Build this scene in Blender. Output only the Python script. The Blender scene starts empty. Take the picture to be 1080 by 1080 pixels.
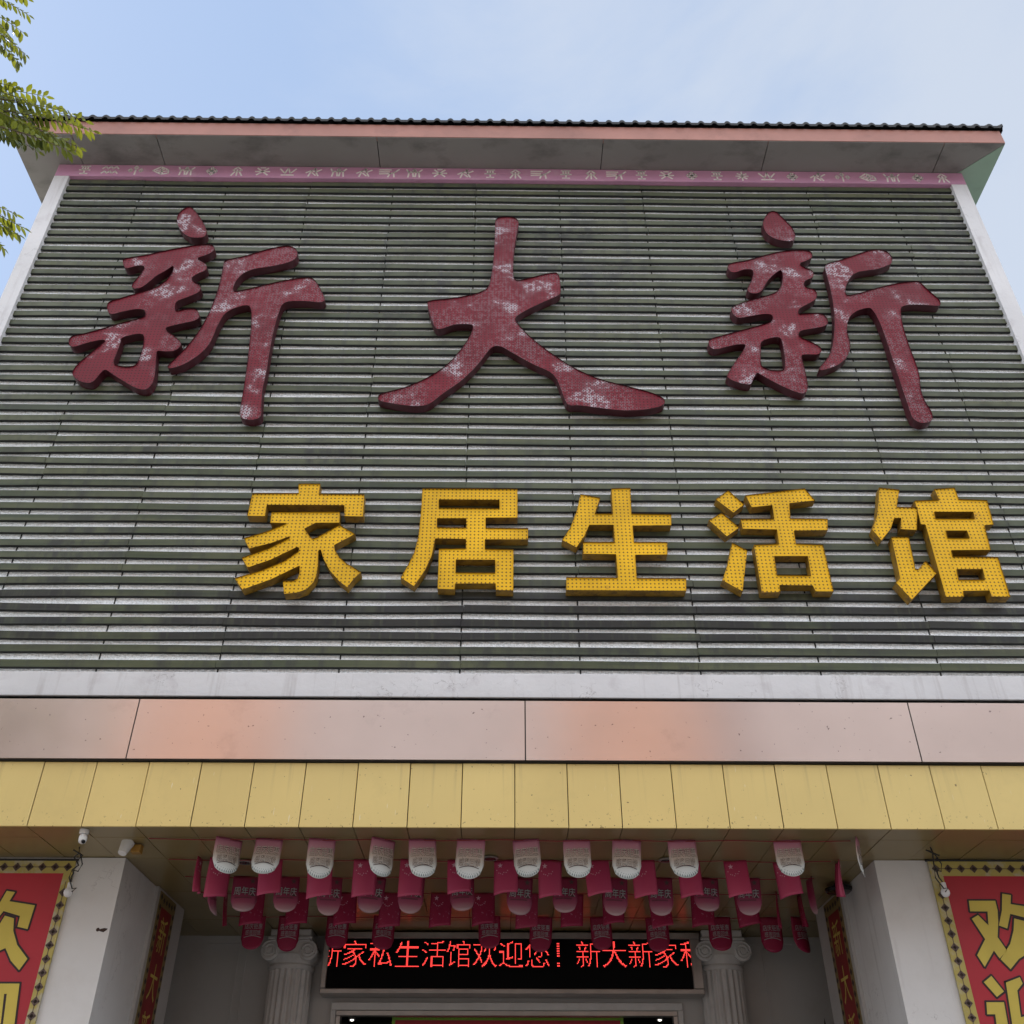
import bpy, bmesh, math, random
from mathutils import Vector, Matrix
from mathutils.geometry import tessellate_polygon

S = bpy.context.scene
COL = S.collection
R = math.radians
rnd = random.Random(7)

# ------------------------------------------------------------------ camera, sky, sun
F_PX, PITCH, YAW, EYE = 1030.0, R(35.4), R(0.65), 1.6
cam_d = bpy.data.cameras.new('camera')
cam = bpy.data.objects.new('camera', cam_d)
COL.objects.link(cam)
cam.location = (0, 0, EYE)
cam.rotation_euler = (R(90) + PITCH, 0, -YAW)
cam_d.sensor_width = 36
cam_d.lens = 36 * F_PX / 1080
cam_d.clip_end = 3000
S.camera = cam

SUN_EL, SUN_ROT = R(44), R(-68)            # behind the building, to the left
world = bpy.data.worlds.new('World')
S.world = world
world.use_nodes = True
wn, wl = world.node_tree.nodes, world.node_tree.links
bg = wn['Background']
sky = wn.new('ShaderNodeTexSky')
sky.sky_type = 'NISHITA'
sky.sun_disc = False
sky.sun_elevation = SUN_EL
sky.sun_rotation = SUN_ROT
sky.air_density = 1.0
sky.dust_density = 0.7
sky.ozone_density = 1.0
tc = wn.new('ShaderNodeTexCoord')
mp = wn.new('ShaderNodeMapping')
mp.inputs['Scale'].default_value = (1.2, 1.2, 3.0)
mp.inputs['Location'].default_value = (0.4, 1.1, 0.2)
wl.new(tc.outputs['Generated'], mp.inputs['Vector'])
cn = wn.new('ShaderNodeTexNoise')
cn.inputs['Scale'].default_value = 1.3
cn.inputs['Detail'].default_value = 8
cn.inputs['Roughness'].default_value = 0.58
cn.inputs['Distortion'].default_value = 0.3
wl.new(mp.outputs[0], cn.inputs['Vector'])
sep = wn.new('ShaderNodeSeparateXYZ')
wl.new(tc.outputs['Generated'], sep.inputs[0])
ad = wn.new('ShaderNodeMath'); ad.operation = 'MULTIPLY_ADD'
ad.inputs[1].default_value = 0.30
wl.new(sep.outputs['X'], ad.inputs[0]); wl.new(cn.outputs['Fac'], ad.inputs[2])
cr = wn.new('ShaderNodeMapRange')
cr.inputs['From Min'].default_value = 0.38
cr.inputs['From Max'].default_value = 0.72
cr.inputs['To Min'].default_value = 0.0
cr.inputs['To Max'].default_value = 1.0
cr.interpolation_type = 'SMOOTHSTEP'
wl.new(ad.outputs[0], cr.inputs['Value'])
cm = wn.new('ShaderNodeMixRGB')
ahead = wn.new('ShaderNodeMixRGB')                    # thin veil over the roof: bluer where the cloud thins
ahead.inputs['Color1'].default_value = (1.46, 1.92, 2.76, 1)
ahead.inputs['Color2'].default_value = (2.25, 2.48, 2.85, 1)
wl.new(cr.outputs[0], ahead.inputs['Fac'])
side = wn.new('ShaderNodeMapRange'); side.interpolation_type = 'SMOOTHSTEP'
side.inputs['From Min'].default_value = 0.36; side.inputs['From Max'].default_value = -0.15
wl.new(sep.outputs['Y'], side.inputs['Value'])
veil = wn.new('ShaderNodeMixRGB')
wl.new(side.outputs[0], veil.inputs['Fac']); wl.new(ahead.outputs[0], veil.inputs['Color1'])
veil.inputs['Color2'].default_value = (6.3, 6.5, 6.9, 1)   # unseen bright sky behind the viewer, added to light the facade
wl.new(veil.outputs[0], cm.inputs['Color2'])
cm.inputs['Fac'].default_value = 0.88
wl.new(sky.outputs[0], cm.inputs['Color1'])
wl.new(cm.outputs[0], bg.inputs['Color'])
bg.inputs['Strength'].default_value = 0.15

sd = bpy.data.lights.new('sun', 'SUN')
sd.energy = 4.0
sd.angle = R(0.5)
sd.color = (1.0, 0.93, 0.82)
sun = bpy.data.objects.new('sun', sd)
COL.objects.link(sun)
sun.location = (-40, 30, 60)
sdir = Vector((math.sin(SUN_ROT) * math.cos(SUN_EL), math.cos(SUN_ROT) * math.cos(SUN_EL), math.sin(SUN_EL)))
sun.rotation_euler = sdir.to_track_quat('Z', 'Y').to_euler()

S.view_settings.view_transform = 'Standard'
S.view_settings.look = 'None'
S.view_settings.gamma = 1
S.view_settings.exposure = 1.0

# ------------------------------------------------------------------ measuring helpers (photo pixel -> point on a real plane)
_cp, _sp, _cy, _sy = math.cos(PITCH), math.sin(PITCH), math.cos(YAW), math.sin(YAW)
def ray(x, y):
    u = (x - 540) / F_PX; v = (540 - y) / F_PX
    a = _cp - v * _sp
    return (u * _cy + a * _sy, -u * _sy + a * _cy, _sp + v * _cp)
def onY(x, y, Y):
    d = ray(x, y); t = Y / d[1]
    return (d[0] * t, EYE + d[2] * t)
def onX(x, y, X):
    d = ray(x, y); t = X / d[0]
    return (d[1] * t, EYE + d[2] * t)
def project(p):
    x, y, z = p[0], p[1], p[2] - EYE
    r = x * _cy - y * _sy; f0 = x * _sy + y * _cy
    fw = f0 * _cp + z * _sp; up = -f0 * _sp + z * _cp
    if fw <= 0.05: return None
    return (540 + F_PX * r / fw, 540 - F_PX * up / fw)

# ------------------------------------------------------------------ materials
MATS = {}
def nodes_of(name):
    m = bpy.data.materials.new(name); m.use_nodes = True
    nt = m.node_tree
    MATS[name] = m
    return m, nt.nodes, nt.links, nt.nodes['Principled BSDF']
def lift(c): return (c[0], c[1], c[2], 1)
def pos_node(n, l, scale=(1, 1, 1), coord='Position'):
    if coord == 'Position':
        src = n.new('ShaderNodeNewGeometry').outputs['Position']
    else:
        src = n.new('ShaderNodeTexCoord').outputs[coord]
    mpn = n.new('ShaderNodeMapping')
    mpn.inputs['Scale'].default_value = scale
    l.new(src, mpn.inputs['Vector'])
    return mpn.outputs[0]
def noise(n, l, vec, scale, detail=4, rough=0.55):
    t = n.new('ShaderNodeTexNoise')
    t.inputs['Scale'].default_value = scale
    t.inputs['Detail'].default_value = detail
    t.inputs['Roughness'].default_value = rough
    l.new(vec, t.inputs['Vector'])
    return t.outputs['Fac']
def rng(n, l, val, a, b, c=0.0, d=1.0):
    t = n.new('ShaderNodeMapRange')
    for k, v in zip(('From Min', 'From Max', 'To Min', 'To Max'), (a, b, c, d)): t.inputs[k].default_value = v
    l.new(val, t.inputs['Value'])
    return t.outputs[0]
def mth(n, l, op, a, b=None):
    t = n.new('ShaderNodeMath'); t.operation = op
    for i, q in enumerate((a, b)):
        if q is None: continue
        if isinstance(q, (int, float)): t.inputs[i].default_value = q
        else: l.new(q, t.inputs[i])
    return t.outputs[0]
def mix(n, l, fac, c1, c2):
    t = n.new('ShaderNodeMixRGB')
    if isinstance(fac, (int, float)): t.inputs[0].default_value = fac
    else: l.new(fac, t.inputs[0])
    for i, c in ((1, c1), (2, c2)):
        if isinstance(c, tuple): t.inputs[i].default_value = lift(c)
        else: l.new(c, t.inputs[i])
    return t.outputs[0]
def bump(n, l, b, h, strength=0.2, dist=0.01):
    t = n.new('ShaderNodeBump')
    t.inputs['Strength'].default_value = strength
    t.inputs['Distance'].default_value = dist
    l.new(h, t.inputs['Height']); l.new(t.outputs[0], b.inputs['Normal'])
def paint(name, col, rough=0.5, metal=0.0, var=0.25, scale=2.0, stretch=(1, 1, 1), dirt=None, dirt_amt=0.5, dirt_at=(0.55, 0.75), bmp=0.0, bscale=40, speck=None, coord='Position', spec=0.5):
    m, n, l, b = nodes_of(name)
    v = pos_node(n, l, stretch, coord)
    f = noise(n, l, v, scale)
    dk = tuple(max(0, c * (1 - var)) for c in col); lt = tuple(min(0.95, c * (1 + var * 0.6)) for c in col)
    c = mix(n, l, rng(n, l, f, 0.3, 0.7), dk, lt)
    if dirt:
        f2 = noise(n, l, v, scale * 2.3, 6, 0.65)
        c = mix(n, l, rng(n, l, f2, dirt_at[0], dirt_at[1], 0, dirt_amt), c, dirt)
    if speck:
        f3 = noise(n, l, pos_node(n, l, (1, 1, 1), coord), speck[1], 2, 0.5)
        c = mix(n, l, rng(n, l, f3, speck[2], speck[2] + 0.03, 0, speck[3]), c, speck[0])
    l.new(c, b.inputs['Base Color'])
    b.inputs['Roughness'].default_value = rough
    b.inputs['Metallic'].default_value = metal
    b.inputs['Specular IOR Level'].default_value = spec
    if bmp: bump(n, l, b, noise(n, l, pos_node(n, l, (1, 1, 1), coord), bscale), bmp)
    return m
def plain(name, col, rough=0.5, metal=0.0, emit=0.0):
    m, n, l, b = nodes_of(name)
    f = noise(n, l, pos_node(n, l), 9)
    l.new(mix(n, l, f, tuple(c * 0.85 for c in col), col), b.inputs['Base Color'])
    b.inputs['Roughness'].default_value = rough; b.inputs['Metallic'].default_value = metal
    if emit:
        b.inputs['Emission Color'].default_value = lift(col); b.inputs['Emission Strength'].default_value = emit
    return m

def slat_material():
    m, n, l, b = nodes_of('green_slat_paint')
    v = pos_node(n, l)
    long_ = noise(n, l, pos_node(n, l, (0.45, 1, 9.0)), 1.0, 4, 0.6)
    c = mix(n, l, rng(n, l, long_, 0.32, 0.68), (0.050, 0.066, 0.036), (0.108, 0.116, 0.060))
    st = noise(n, l, pos_node(n, l, (5.5, 1, 0.35)), 1.0, 5, 0.6)       # rain streaks
    c = mix(n, l, rng(n, l, st, 0.52, 0.68, 0, 0.65), c, (0.045, 0.047, 0.042))
    big = noise(n, l, v, 0.55, 3)
    fine = noise(n, l, pos_node(n, l, (3, 1, 1.2)), 1.6, 5, 0.65)
    blot = mth(n, l, 'MULTIPLY', rng(n, l, big, 0.48, 0.62), rng(n, l, fine, 0.46, 0.60))
    c = mix(n, l, mth(n, l, 'MULTIPLY', blot, 0.7), c, (0.035, 0.034, 0.036))
    # soot and rust run-off on the rows just under the yellow characters
    sx = n.new('ShaderNodeSeparateXYZ'); l.new(n.new('ShaderNodeNewGeometry').outputs['Position'], sx.inputs[0])
    zlow = rng(n, l, sx.outputs['Z'], 6.25, 6.45)
    zhigh = rng(n, l, sx.outputs['Z'], 7.20, 6.95)
    run = noise(n, l, pos_node(n, l, (1.1, 1, 0.25)), 1.0, 4, 0.6)
    k = mth(n, l, 'MULTIPLY', mth(n, l, 'MULTIPLY', zlow, zhigh), rng(n, l, run, 0.40, 0.50))
    k = mth(n, l, 'MULTIPLY', k, rng(n, l, noise(n, l, pos_node(n, l, (14, 1, 0.8)), 1.0, 4, 0.6), 0.26, 0.46, 0.35, 1.0))
    c = mix(n, l, mth(n, l, 'MULTIPLY', k, 0.85), c, (0.020, 0.018, 0.021))
    l.new(c, b.inputs['Base Color'])
    l.new(rng(n, l, fine, 0.3, 0.7, 0.36, 0.6), b.inputs['Roughness']); b.inputs['Specular IOR Level'].default_value = 0.35
    bump(n, l, b, noise(n, l, pos_node(n, l, (1, 1, 4)), 7), 0.25, 0.01)
    return m
def foil_material():
    m, n, l, b = nodes_of('hammered_zinc_sheet')
    v = pos_node(n, l)
    vo = n.new('ShaderNodeTexVoronoi'); vo.inputs['Scale'].default_value = 38
    l.new(v, vo.inputs['Vector'])
    big = noise(n, l, pos_node(n, l, (0.8, 1, 2.0)), 1.4, 4)
    sp = noise(n, l, v, 55, 2, 0.5)
    c = mix(n, l, rng(n, l, big, 0.35, 0.62), (0.78, 0.80, 0.80), (0.93, 0.97, 0.99))
    c = mix(n, l, rng(n, l, sp, 0.45, 0.62, 0.0, 0.40), c, (0.46, 0.50, 0.50))
    l.new(c, b.inputs['Base Color'])
    b.inputs['Metallic'].default_value = 0.15; b.inputs['Roughness'].default_value = 0.35
    bump(n, l, b, vo.outputs['Distance'], 0.55, 0.02)
    return m
def perforated(name, col, dark, pitch, radius, worn=None, worn_at=(0.5, 0.62), rust=None):
    m, n, l, b = nodes_of(name)
    geo = n.new('ShaderNodeNewGeometry').outputs['Position']
    sx = n.new('ShaderNodeSeparateXYZ'); l.new(geo, sx.inputs[0])
    def cell(o):
        fr = mth(n, l, 'FRACT', mth(n, l, 'DIVIDE', mth(n, l, 'ADD', o, 50.0), pitch))
        return mth(n, l, 'POWER', mth(n, l, 'SUBTRACT', fr, 0.5), 2.0)
    d = mth(n, l, 'SQRT', mth(n, l, 'ADD', cell(sx.outputs['X']), cell(sx.outputs['Z'])))
    hole = rng(n, l, d, radius + 0.06, radius - 0.04)
    f = noise(n, l, geo, 1.7, 4)
    c = mix(n, l, rng(n, l, f, 0.3, 0.7), tuple(q * 0.82 for q in col), tuple(min(1, q * 1.12) for q in col))
    f4 = noise(n, l, geo, 14, 4)
    c = mix(n, l, rng(n, l, f4, 0.58, 0.75, 0, 0.35), c, tuple(q * 0.6 for q in col))
    if worn:
        w1 = noise(n, l, pos_node(n, l, (1.0, 1, 1.2)), 2.1, 3)
        w2 = noise(n, l, geo, 16, 3, 0.6)
        ring = rng(n, l, d, 0.50, 0.40)
        wk = mth(n, l, 'MULTIPLY', rng(n, l, w1, worn_at[0], worn_at[1]), rng(n, l, w2, 0.45, 0.53))
        c = mix(n, l, mth(n, l, 'MULTIPLY', wk, mth(n, l, 'MULTIPLY', ring, 0.85)), c, worn)
        ws = mth(n, l, 'MULTIPLY', rng(n, l, w1, worn_at[0] - 0.06, worn_at[1]), 0.08)
        c = mix(n, l, ws, c, worn)
        w3 = noise(n, l, pos_node(n, l, (1.0, 1, 0.8)), 1.5, 2)
        dots = mth(n, l, 'MULTIPLY', mth(n, l, 'MULTIPLY', rng(n, l, w3, 0.44, 0.54), rng(n, l, d, 0.46, 0.36)), rng(n, l, noise(n, l, geo, 24, 2), 0.42, 0.55))
        c = mix(n, l, mth(n, l, 'MULTIPLY', dots, 0.20), c, worn)
    if rust:
        r1 = noise(n, l, geo, 3.1, 5, 0.7)
        c = mix(n, l, rng(n, l, r1, 0.61, 0.72, 0, 0.75), c, rust)
    c = mix(n, l, mth(n, l, 'MULTIPLY', hole, 0.9), c, dark)
    l.new(c, b.inputs['Base Color'])
    b.inputs['Roughness'].default_value = 0.5; b.inputs['Specular IOR Level'].default_value = 0.25
    bump(n, l, b, mth(n, l, 'SUBTRACT', 1.0, hole), 0.4, 0.004)
    return m

M = {}
M['slat'] = slat_material()
M['foil'] = foil_material()
M['post_and_slat_shade'] = plain('dark_post_and_slat_shade', (0.014, 0.015, 0.014), 0.8)
M['white_frame'] = paint('white_painted_frame', (0.70, 0.70, 0.715), 0.40, 0.0, 0.08, 1.2, dirt=(0.40, 0.36, 0.38), dirt_amt=0.55, dirt_at=(0.56, 0.78), bmp=0.35, bscale=13)
def grime(m, hair=0.5, streak=0.4):
    n, l = m.node_tree.nodes, m.node_tree.links; b = n['Principled BSDF']
    c = b.inputs['Base Color'].links[0].from_socket
    v = pos_node(n, l)
    f = noise(n, l, v, 3.2, 5, 0.6)
    ln = rng(n, l, mth(n, l, 'ABSOLUTE', mth(n, l, 'SUBTRACT', f, 0.5)), 0.008, 0.0)
    k = mth(n, l, 'MULTIPLY', ln, rng(n, l, noise(n, l, v, 1.1, 3), 0.54, 0.6))
    c = mix(n, l, mth(n, l, 'MULTIPLY', k, hair), c, (0.16, 0.14, 0.14))
    st = noise(n, l, pos_node(n, l, (9, 9, 0.6)), 1.0, 5, 0.6)
    c = mix(n, l, rng(n, l, st, 0.56, 0.72, 0, streak), c, (0.33, 0.30, 0.29))
    l.new(c, b.inputs['Base Color'])
grime(M['white_frame'])
M['rose_strip'] = paint('faded_rose_paint', (0.60, 0.31, 0.47), 0.5, 0, 0.12, 1.5, dirt=(0.70, 0.55, 0.62), dirt_amt=0.4)
M['strip_mark'] = paint('pale_ornament_paint', (0.88, 0.84, 0.80), 0.5, 0, 0.06, 6)
M['red_face'] = perforated('worn_red_perforated_metal', (0.175, 0.0055, 0.0175), (0.05, 0.004, 0.008), 0.046, 0.20, worn=(0.62, 0.58, 0.64), worn_at=(0.565, 0.62))
M['red_edge'] = paint('dark_red_return', (0.060, 0.005, 0.012), 0.5, 0, 0.25, 3)
M['yellow_face'] = perforated('yellow_perforated_metal', (0.88, 0.510, 0.010), (0.08, 0.028, 0.010), 0.0445, 0.19, rust=(0.30, 0.12, 0.04))
M['yellow_edge'] = paint('dark_ochre_return', (0.30, 0.165, 0.012), 0.55, 0, 0.35, 5, dirt=(0.06, 0.03, 0.01), dirt_amt=0.7, dirt_at=(0.5, 0.65))
M['copper'] = paint('rose_metal_panel', (0.75, 0.60, 0.545), 0.17, 0.62, 0.08, 0.8, (1, 1, 1), dirt=(0.30, 0.20, 0.19), dirt_amt=0.45, dirt_at=(0.60, 0.85), speck=((0.10, 0.05, 0.05), 26, 0.73, 0.75), bmp=0.06, bscale=1.6)
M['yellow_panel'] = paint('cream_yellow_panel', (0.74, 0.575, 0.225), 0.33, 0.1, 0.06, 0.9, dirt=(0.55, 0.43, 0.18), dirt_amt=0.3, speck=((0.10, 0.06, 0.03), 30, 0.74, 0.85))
def scratch_panel():
    m = M['yellow_panel']; n, l = m.node_tree.nodes, m.node_tree.links; b = n['Principled BSDF']
    src = b.inputs['Base Color'].links[0].from_socket
    f = noise(n, l, pos_node(n, l, (46, 1, 4.5)), 1.0, 2, 0.5)
    g = noise(n, l, pos_node(n, l), 1.9, 3)
    k = mth(n, l, 'MULTIPLY', rng(n, l, f, 0.70, 0.73), rng(n, l, g, 0.46, 0.52))
    c = mix(n, l, mth(n, l, 'MULTIPLY', k, 0.75), src, (0.85, 0.80, 0.62))
    sx = n.new('ShaderNodeSeparateXYZ'); l.new(n.new('ShaderNodeNewGeometry').outputs['Position'], sx.inputs[0])
    idx = mth(n, l, 'FLOOR', mth(n, l, 'DIVIDE', mth(n, l, 'ADD', sx.outputs['X'], 0.366 + 0.494 * 18), 0.494))
    wnz = n.new('ShaderNodeTexWhiteNoise'); wnz.noise_dimensions = '1D'; l.new(idx, wnz.inputs['W'])
    c = mix(n, l, rng(n, l, wnz.outputs['Value'], 0, 1, 0, 0.16), c, (0.52, 0.40, 0.15))
    dr = noise(n, l, pos_node(n, l, (16, 1, 0.5)), 1.0, 4, 0.6)
    c = mix(n, l, mth(n, l, 'MULTIPLY', rng(n, l, dr, 0.56, 0.70), mth(n, l, 'MULTIPLY', rng(n, l, sx.outputs['Z'], 4.55, 5.03), 0.4)), c, (0.40, 0.31, 0.15))
    low = rng(n, l, sx.outputs['Z'], 4.62, 4.44)
    h = noise(n, l, pos_node(n, l), 34, 2, 0.5)
    g2 = noise(n, l, pos_node(n, l), 1.2, 3)
    k2 = mth(n, l, 'MULTIPLY', mth(n, l, 'MULTIPLY', rng(n, l, h, 0.67, 0.70), low), rng(n, l, g2, 0.44, 0.52))
    c = mix(n, l, mth(n, l, 'MULTIPLY', k2, 0.7), c, (0.10, 0.06, 0.03))
    l.new(c, b.inputs['Base Color'])
scratch_panel()
M['soffit_panel_shaded'] = paint('shaded_yellow_soffit_panel', (0.29, 0.222, 0.098), 0.28, 0.1, 0.08, 0.8, dirt=(0.3, 0.22, 0.09), dirt_amt=0.3)  # yellow panel colour darkened, the shade under the canopy is painted in
M['scar'] = plain('pale_scratch', (0.8, 0.72, 0.5), 0.6)
M['gap'] = plain('dark_joint', (0.015, 0.014, 0.012), 0.8)
M['eave'] = paint('weathered_grey_soffit', (0.275, 0.265, 0.25), 0.7, 0, 0.15, 0.9, (0.6, 1, 1), dirt=(0.05, 0.046, 0.045), dirt_amt=0.5, dirt_at=(0.5, 0.7))
M['eave_green'] = paint('pale_green_soffit', (0.36, 0.52, 0.40), 0.6, 0, 0.15, 0.9, dirt=(0.2, 0.25, 0.2), dirt_amt=0.5)
M['terracotta'] = paint('terracotta_fascia', (0.43, 0.205, 0.165), 0.6, 0, 0.18, 1.2, dirt=(0.25, 0.12, 0.10), dirt_amt=0.5, bmp=0.1)
M['tile'] = paint('black_roof_tile', (0.016, 0.017, 0.019), 0.65, 0, 0.3, 3)
M['plaster'] = paint('off_white_plaster', (0.68, 0.67, 0.66), 0.7, 0, 0.07, 0.8, dirt=(0.48, 0.45, 0.42), dirt_amt=0.4, dirt_at=(0.5, 0.8), bmp=0.08, bscale=18)
grime(M['plaster'], 0.4, 0.34)
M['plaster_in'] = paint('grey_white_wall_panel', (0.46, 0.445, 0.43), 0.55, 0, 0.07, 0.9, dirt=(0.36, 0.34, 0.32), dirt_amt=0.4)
M['stone'] = paint('pale_column_stone', (0.60, 0.585, 0.57), 0.55, 0, 0.1, 3, dirt=(0.38, 0.36, 0.34), dirt_amt=0.4)
M['wall_side'] = paint('building_side_render', (0.5, 0.5, 0.48), 0.8, 0, 0.15, 0.6)
M['led_black'] = plain('led_module_black', (0.003, 0.003, 0.0035), 0.7); M['led_black'].node_tree.nodes['Principled BSDF'].inputs['Specular IOR Level'].default_value = 0.1
M['alu'] = paint('dull_aluminium', (0.42, 0.40, 0.38), 0.35, 0.7, 0.15, 4)
M['led_red'] = plain('lit_red_led', (1.0, 0.058, 0.050), 0.5, 0, 0.95)
M['ban_red'] = paint('red_banner_vinyl', (0.43, 0.017, 0.032), 0.5, 0, 0.15, 1.1, bmp=0.12, bscale=3)
M['ban_gold'] = paint('gold_banner_ink', (0.60, 0.47, 0.075), 0.5, 0, 0.1, 2)
M['ban_border'] = paint('yellow_banner_border', (0.44, 0.36, 0.095), 0.5, 0, 0.12, 2, dirt=(0.45, 0.42, 0.34), dirt_amt=0.7, dirt_at=(0.5, 0.6))
M['couplet_border'] = paint('dull_gold_cloth_edge', (0.24, 0.18, 0.07), 0.6, 0, 0.2, 3)
M['couplet_gold'] = paint('dull_gold_print', (0.55, 0.42, 0.09), 0.6, 0, 0.15, 3)
M['ban_line'] = plain('dark_outline_ink', (0.022, 0.008, 0.010), 0.5)
M['diamond'] = paint('brown_diamond_ink', (0.13, 0.085, 0.07), 0.5, 0, 0.3, 5)
M['side_red'] = paint('deep_red_cloth', (0.22, 0.015, 0.018), 0.6, 0, 0.2, 3)
M['string'] = plain('red_string', (0.25, 0.03, 0.03), 0.7)
M['cable'] = plain('black_cable', (0.015, 0.015, 0.015), 0.5)
M['bulb'] = plain('frosted_bulb_glass', (0.8, 0.8, 0.82), 0.25)
M['cam_white'] = plain('white_camera_plastic', (0.75, 0.75, 0.74), 0.35)
M['lens'] = plain('black_lens', (0.01, 0.01, 0.012), 0.1)
M['orange_box'] = plain('orange_junction_box', (0.36, 0.19, 0.03), 0.5)
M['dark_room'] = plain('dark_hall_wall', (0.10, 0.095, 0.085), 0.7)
M['green_trim'] = plain('green_beaded_trim', (0.26, 0.52, 0.05), 0.5)
M['glass'] = plain('dark_window_glass', (0.03, 0.04, 0.05), 0.08)
M['bark'] = paint('grey_brown_bark', (0.16, 0.12, 0.085), 0.85, 0, 0.35, 6, (1, 1, 0.3), bmp=0.5, bscale=14)
M['dark_leaf'] = plain('dark_plant_leaf', (0.012, 0.016, 0.010), 0.5)
M['bark_plain'] = plain('plant_stem', (0.08, 0.06, 0.04), 0.8)
M['asphalt'] = paint('asphalt', (0.055, 0.055, 0.056), 0.9, 0, 0.2, 1.5, bmp=0.2)
M['paver'] = paint('grey_paving', (0.15, 0.145, 0.14), 0.8, 0, 0.2, 1.5, bmp=0.1)
M['road_white'] = plain('road_paint', (0.7, 0.7, 0.68), 0.7)
M['orange_wall'] = paint('ochre_orange_tile_wall', (0.85, 0.40, 0.17), 0.7, 0, 0.1, 0.7)
M['grey_wall'] = paint('grey_tile_wall', (0.66, 0.65, 0.64), 0.7, 0, 0.1, 0.7)
M['beige_wall'] = paint('beige_tile_wall', (0.55, 0.47, 0.38), 0.7, 0, 0.1, 0.7)
M['rust'] = paint('rusty_metal', (0.05, 0.025, 0.018), 0.8, 0, 0.4, 9)

def leaf_material():
    m, n, l, b = nodes_of('green_leaf')
    oi = noise(n, l, pos_node(n, l), 6.0, 2)
    c = mix(n, l, rng(n, l, oi, 0.3, 0.7), (0.028, 0.056, 0.013), (0.095, 0.128, 0.020))
    l.new(c, b.inputs['Base Color']); b.inputs['Roughness'].default_value = 0.4
    tr = n.new('ShaderNodeBsdfTranslucent'); l.new(mix(n, l, 0.5, c, (0.50, 0.52, 0.03)), tr.inputs['Color'])
    ms = n.new('ShaderNodeMixShader'); ms.inputs[0].default_value = 0.34
    l.new(b.outputs[0], ms.inputs[1]); l.new(tr.outputs[0], ms.inputs[2])
    l.new(ms.outputs[0], n['Material Output'].inputs['Surface'])
    return m
M['leaf'] = leaf_material()
def print_material(name, stops, fleck=None):
    """a flag print: colour bands down the cloth (object Z from its top edge), plus small printed flecks"""
    m, n, l, b = nodes_of(name)
    sx = n.new('ShaderNodeSeparateXYZ'); l.new(n.new('ShaderNodeTexCoord').outputs['Object'], sx.inputs[0])
    rp = n.new('ShaderNodeValToRGB')
    l.new(rng(n, l, sx.outputs['Z'], 0.0, -0.36), rp.inputs[0])
    e = rp.color_ramp.elements
    e[0].position, e[0].color = stops[0][0], lift(stops[0][1])
    e[1].position, e[1].color = stops[-1][0], lift(stops[-1][1])
    for p_, c_ in stops[1:-1]:
        q = e.new(p_); q.color = lift(c_)
    c = rp.outputs[0]
    if fleck:
        f = noise(n, l, n.new('ShaderNodeTexCoord').outputs['Object'], 38, 2)
        c = mix(n, l, rng(n, l, f, 0.66, 0.72, 0, 0.7), c, fleck)
    l.new(c, b.inputs['Base Color']); b.inputs['Roughness'].default_value = 0.45
    return m
M['flag_white'] = print_material('pink_to_white_flag_print', [(0.0, (0.36, 0.085, 0.17)), (0.2, (0.44, 0.20, 0.25)), (0.42, (0.48, 0.38, 0.32)), (0.68, (0.54, 0.56, 0.54)), (1.0, (0.62, 0.67, 0.67))], (0.35, 0.5, 0.5))
M['flag_rose'] = print_material('magenta_flag_print', [(0.0, (0.38, 0.026, 0.085)), (0.5, (0.46, 0.040, 0.115)), (1.0, (0.54, 0.07, 0.16))])
M['flag_fade'] = print_material('crimson_to_pink_flag_print', [(0.0, (0.22, 0.009, 0.045)), (0.5, (0.30, 0.025, 0.085)), (0.75, (0.42, 0.10, 0.18)), (1.0, (0.56, 0.38, 0.41))])
M['flag_crimson'] = print_material('crimson_flag_print', [(0.0, (0.26, 0.008, 0.045)), (0.6, (0.31, 0.011, 0.058)), (1.0, (0.36, 0.02, 0.08))], (0.5, 0.2, 0.3))
M['ink_cream'] = plain('cream_print_ink', (0.70, 0.62, 0.52), 0.5)
M['ink_dark'] = plain('dark_print_ink', (0.09, 0.05, 0.055), 0.5)
M['ink_teal'] = plain('grey_teal_print_ink', (0.16, 0.22, 0.22), 0.5)
M['ink_grey'] = plain('grey_print_ink', (0.48, 0.46, 0.48), 0.5)
M['ink_star'] = plain('pale_pink_print_ink', (0.70, 0.42, 0.52), 0.5)

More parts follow.
